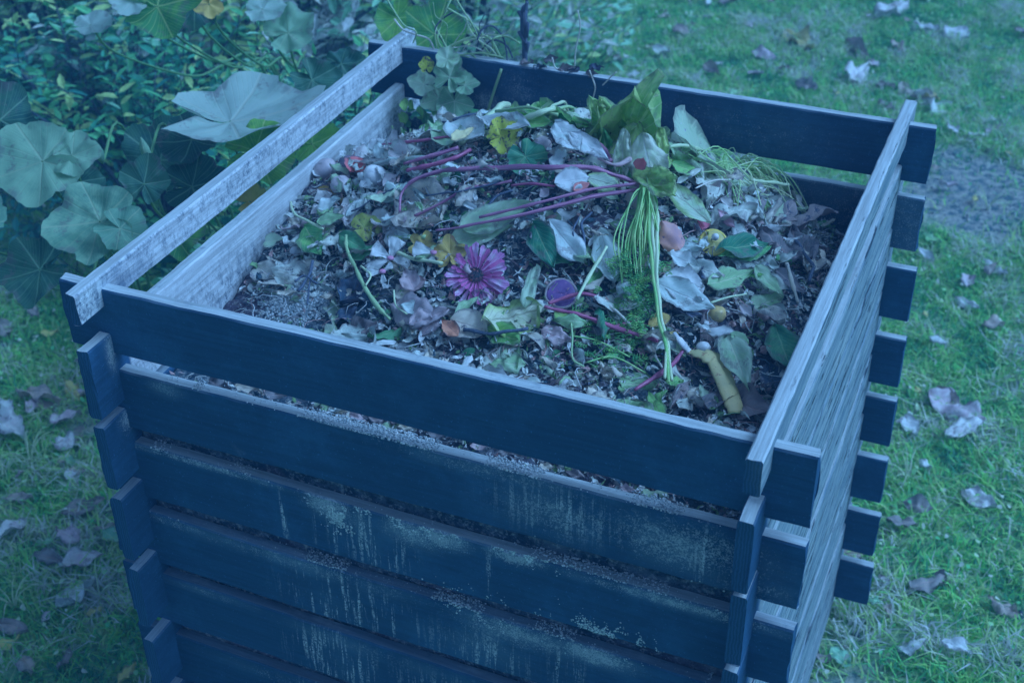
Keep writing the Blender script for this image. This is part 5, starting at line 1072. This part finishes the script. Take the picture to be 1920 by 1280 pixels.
# ------------------------------------------------------------------ fallen leaves on the lawn
def gl(px, py): p = ground(px, py); p.z = gh(p.x, p.y)+.020; return p
G_tan = leaf_mat('fallen_tan', A(120, 146, 184, 1.5), A(96, 122, 164, 1.4), A(120, 150, 186, 1.3), trans=.1, spots=A(80, 104, 140)); G_lil = leaf_mat('fallen_lilac', A(98, 126, 150, 1.3), A(78, 108, 132, 1.2), A(110, 130, 170, 1.3), trans=.1)
G_brn = leaf_mat('fallen_brown', A(66, 94, 120, 1.3), A(84, 108, 132, 1.3), A(100, 120, 150), trans=.05); G_wht = leaf_mat('fallen_pale', A(116, 162, 206, 1.5), A(100, 148, 186, 1.4), A(120, 170, 210, 1.4), trans=.1); G_yel = leaf_mat('fallen_yellow', A(112, 138, 112, 1.5), A(92, 122, 104, 1.4), A(120, 146, 130, 1.3), trans=.1); G_grn = leaf_mat('fallen_green', A(60, 126, 136, 1.5), A(76, 142, 140, 1.4), A(100, 160, 170, 1.3))
GL = [((1640, 40), (1692, 22), G_tan, 'yellow edged tan leaf farthest up on the right lawn', .6), ((1468, 68), (1520, 100), G_yel, 'long yellow leaf on the lawn behind the back board', .4), ((1770, 62), (1808, 78), G_wht, 'pale heart shaped leaf on the far right lawn', .8), ((1712, 55), (1755, 62), G_wht, 'small pale leaf left of the heart shaped one', .4),
 ((1900, 62), (1930, 70), G_lil, 'lilac leaf at the right edge of the picture', .7), ((1222, 105), (1252, 112), G_wht, 'pale leaf on the lawn above the middle of the back board', .6), ((1490, 165), (1528, 172), G_brn, 'dark brown leaf behind the right half of the back board', .7), ((1590, 160), (1620, 138), G_tan, 'tan leaf curled upright on the right lawn', .6),
 ((1408, 110), (1448, 118), G_tan, 'pair forming tan leaf behind the back board', .6), ((1640, 168), (1672, 172), G_lil, 'flat lilac leaf near the back right corner of the bin', .5), ((1690, 165), (1715, 190), G_lil, 'lilac leaf just above the end of the right rail', .5), ((1715, 180), (1738, 200), G_tan, 'tan leaf right of the end of the right rail', .7), ((1645, 198), (1672, 210), G_brn, 'small brown leaf touching the back right corner', .6), ((1745, 215), (1782, 200), G_wht, 'pale curled leaf beyond the end of the back board', .6),
 ((1845, 262), (1868, 245), G_tan, 'thin tan leaf on the right lawn', .35), ((1670, 85), (1690, 100), G_lil, 'small mauve leaf near the heart shaped one', .6), ((1320, 138), (1345, 150), G_lil, 'lilac scrap on the grass near the back board', .6), ((1345, 18), (1375, 16), G_brn, 'small brown leaf at the top edge', .6), ((1585, 85), (1640, 125), G_brn, 'thin brown leaf between the tan leaves', .3),
 ((1740, 745), (1830, 790), G_tan, 'large lilac grey leaf half way down the right lawn', .6), ((1755, 735), (1775, 775), G_lil, 'crumpled leaf joined to the large lilac grey one', .7), ((1770, 825), (1830, 805), G_tan, 'tan leaf below the large lilac grey one', .5), ((1695, 790), (1715, 820), G_wht, 'small white leaf near the right board ends', .6), ((1690, 955), (1740, 965), G_brn, 'shrivelled brown leaf low on the right lawn', .6), ((1660, 990), (1710, 1000), G_brn, 'dark curled leaf just below the shrivelled one', .6), ((1722, 870), (1742, 885), G_wht, 'oval pale leaf low on the right', .6), ((1555, 1222), (1588, 1248), G_grn, 'round blue green leaf at the foot of the right side', .8), ((1620, 1135), (1645, 1145), G_grn, 'little green leaf by the lowest board end', .7),
 ((1800, 930), (1860, 960), G_tan, 'broad tan leaf in the lower right corner', .6), ((1700, 1120), (1760, 1100), G_brn, 'brown leaf near the lower right corner', .6), ((1850, 1130), (1900, 1160), G_lil, 'lilac leaf in the lower right corner', .6), ((1760, 1220), (1810, 1240), G_wht, 'pale leaf at the bottom right', .6), ((1840, 500), (1880, 520), G_wht, 'slim white leaf in the middle of the right lawn', .4), ((1790, 560), (1830, 580), G_tan, 'tan leaf in the middle of the right lawn', .5), ((1740, 640), (1770, 652), G_wht, 'pale scrap right of the board ends', .6), ((1720, 480), (1745, 500), G_wht, 'pale narrow leaf beside the second board end', .4),
 ((-10, 800), (45, 840), G_tan, 'pale brown leaf at the left edge', .6), ((100, 815), (150, 800), G_tan, 'curled tan leaf left of the bin', .6), ((110, 845), (140, 860), G_tan, 'crumpled tan leaf under the curled one', .8), ((5, 770), (25, 790), G_wht, 'light scrap at the left edge', .6), ((120, 985), (195, 960), G_brn, 'dark plum coloured leaf left of the bin', .5), ((5, 1030), (50, 1005), G_tan, 'torn yellowish leaf at the left edge', .7), ((70, 1060), (120, 1075), G_brn, 'reddish brown leaf above the two big pale ones', .5),
 ((120, 1085), (190, 1065), G_tan, 'big greyish green leaf left of the lower boards', .55), ((185, 1105), (118, 1145), G_wht, 'big white leaf with ragged edge left of the lower boards', .8), ((155, 1040), (120, 1020), G_tan, 'oval tan leaf above the big greyish one', .7), ((0, 1230), (40, 1215), G_yel, 'yellow and green leaf at the bottom left edge', .7), ((0, 1190), (50, 1200), G_brn, 'mauve brown leaf at the bottom left edge', .5), ((115, 1275), (135, 1240), G_lil, 'lilac leaf at the bottom edge left of the bin', .5), ((125, 912), (148, 908), G_wht, 'round pale leaf on the left grass', .9), ((130, 880), (145, 890), G_grn, 'pale green leaf on the left grass', .7), ((200, 1020), (225, 1035), G_grn, 'blue green leaf by the lower left corner of the bin', .8), ((15, 955), (60, 950), G_lil, 'thin lilac leaf on the left grass', .4), ((145, 690), (175, 695), G_brn, 'brown leaf beside the left board ends', .6), ((80, 640), (110, 636), G_yel, 'yellow leaf on the shaded grass', .5), ((60, 595), (75, 610), G_lil, 'purplish leaf in the shade under the shrub', .5), ((0, 620), (15, 640), G_lil, 'mauve leaf at the left edge in the shade', .7), ((15, 568), (50, 558), G_tan, 'pale leaf in the shade near the squash plant', .45), ((130, 740), (155, 760), G_yel, 'yellow leaf touching the left side of the bin', .6), ((40, 760), (110, 775), G_lil, 'long lilac leaf on the grass left of the bin', .35), ((85, 765), (60, 790), G_tan, 'fawn leaf near the long lilac one', .6)]
for (a, b, mt, lb, W) in GL:
    _ls[0] += 1; p, q = gl(*a), gl(*b); L = min(.2, (q-p).length); x = (q-p).normalized(); V, F, UV = leaf_geo(['ovate', 'oval', 'lobed'][_ls[0] % 3], L*1.15, W, random.uniform(-.3, .5), random.uniform(-.8, 1.0), .22, 0, _ls[0], 14, 8, 0, random.uniform(-.5, .5))
    o = MB().add(V, F, UV).build('fallen_leaf', mt); frame(o, p+Vector((0, 0, .008)), x, Vector((random.gauss(0, .25), random.gauss(-.2, .25), 1))); tag(o, lb, 'leaf', 'fallen leaves on the lawn')
k = 0
GMN = {G_tan: 'tan', G_lil: 'lilac', G_brn: 'brown', G_wht: 'whitish', G_yel: 'yellowish', G_grn: 'green'}
GMK = [('the heart shaped pale leaf', 1790, 70), ('the long yellow leaf', 1495, 85), ('the yellow edged tan leaf', 1665, 30), ('the pale leaf behind the board', 1238, 108), ('the upright tan leaf', 1605, 150), ('the dark brown leaf', 1508, 170), ('the garden stake', 984, 60), ('the bare soil', 1800, 370), ('the right rail end', 1695, 190), ('the large lilac grey leaf', 1785, 770), ('the shrivelled brown leaf', 1715, 960), ('the round blue green leaf', 1570, 1235), ('the topmost board end', 1755, 290), ('the third board end', 1710, 560), ('the sixth board end', 1655, 900), ('the plum coloured leaf', 160, 972), ('the big white ragged leaf', 150, 1125), ('the big greyish green leaf', 155, 1075), ('the curled tan leaf', 125, 808), ('the shaded yellow leaf', 95, 638), ('the left edge', 0, 900), ('the lowest left board end', 260, 1200), ('the slim white leaf', 1860, 510), ('the upper right corner', 1920, 0), ('the grass tuft in the soil', 1850, 400), ('the dry stalk on the back board', 1080, 60), ('the shrub corner', 830, 20)]
for (x, y, dd) in visible_ground(900, 20):
    if k >= 150: break
    if y > 1.2 and x < -.55: continue
    if x > 0 and y > 1.2 and random.random() < .5: continue
    k += 1; _ls[0] += 1; L = random.uniform(.025, .075); mt = random.choice([G_tan, G_lil, G_brn, G_wht, G_brn, G_tan, G_yel, G_grn]); sh = random.choice(['ovate', 'oval', 'lobed']); V, F, UV = leaf_geo(sh, L, random.uniform(.4, .75), random.uniform(-.4, .5), random.uniform(-1, 1.2), .25, 0, _ls[0], 9, 6, 0, random.uniform(-.7, .7))
    o = MB().add(V, F, UV).build('fallen_leaf', mt); a = random.uniform(0, 6.28)
    frame(o, Vector((x, y, gh(x, y)+.020)), (math.cos(a), math.sin(a), .1), (random.gauss(0, .3), random.gauss(0, .3), 1)); px, py = proj((x, y, 0))
    tag(o, near_label('small %s leaf in the grass' % GMN[mt], px, py, GMK), 'leaf', 'small fallen leaves in the grass')
# taller grass tufts
for (px, py, n_) in [(60, 880, 14), (15, 900, 10), (190, 1130, 6), (1800, 95, 14), (1850, 400, 10), (1395, 60, 8), (1700, 900, 8), (30, 1150, 10)]:
    p = ground(px, py); p.z = gh(p.x, p.y); m = MB()
    for k in range(n_):
        a = random.uniform(0, 6.28); L = random.uniform(.05, .10); d = Vector((math.cos(a), math.sin(a), 0)); P = catmull([Vector((0, 0, 0)), d*L*.2+Vector((0, 0, L*.5)), d*L*.6+Vector((0, 0, L*.8)), d*L*1.1+Vector((0, 0, L*.7))], 4); tube(m, P, [.0014, .0016, .001, .0004], 4)
    o = m.build('grass_tuft', M_gst); o.location = p; tag(o, {60: 'pale grass tuft left of the third board end', 15: 'pale grass tuft at the left edge', 190: 'weed stems at the lower left foot of the bin', 1800: 'pale grass tuft under the heart shaped leaf', 1850: 'grass tuft in the bare soil on the right', 1395: 'light grass tuft behind the back board', 1700: 'grass tuft near the lower right board ends', 30: 'pale grass tuft in the lower left corner'}[px], 'grass tuft')
# ------------------------------------------------------------------ blue haze box, added to lift the darks and veil the view
m = bpy.data.materials.new('blue_veil'); m.use_nodes = True; t = m.node_tree; t.nodes.clear()
o = t.nodes.new('ShaderNodeOutputMaterial'); v = t.nodes.new('ShaderNodeVolumePrincipled')
v.inputs['Color'].default_value = (.18, .56, 1, 1); v.inputs['Density'].default_value = .032; t.links.new(v.outputs[0], o.inputs['Volume'])
x0, x1, y0, y1, z0, z1 = -61, 61, -41, 61, -1.1, CAM.z+.4
V = [(x, y, z) for z in (z0, z1) for y in (y0, y1) for x in (x0, x1)]
F = [(0, 2, 3, 1), (4, 5, 7, 6), (0, 1, 5, 4), (2, 6, 7, 3), (0, 4, 6, 2), (1, 3, 7, 5)]
tag(MB().add(V, F).build('added_haze_box', m, smooth=False), None, None, kind='stuff')
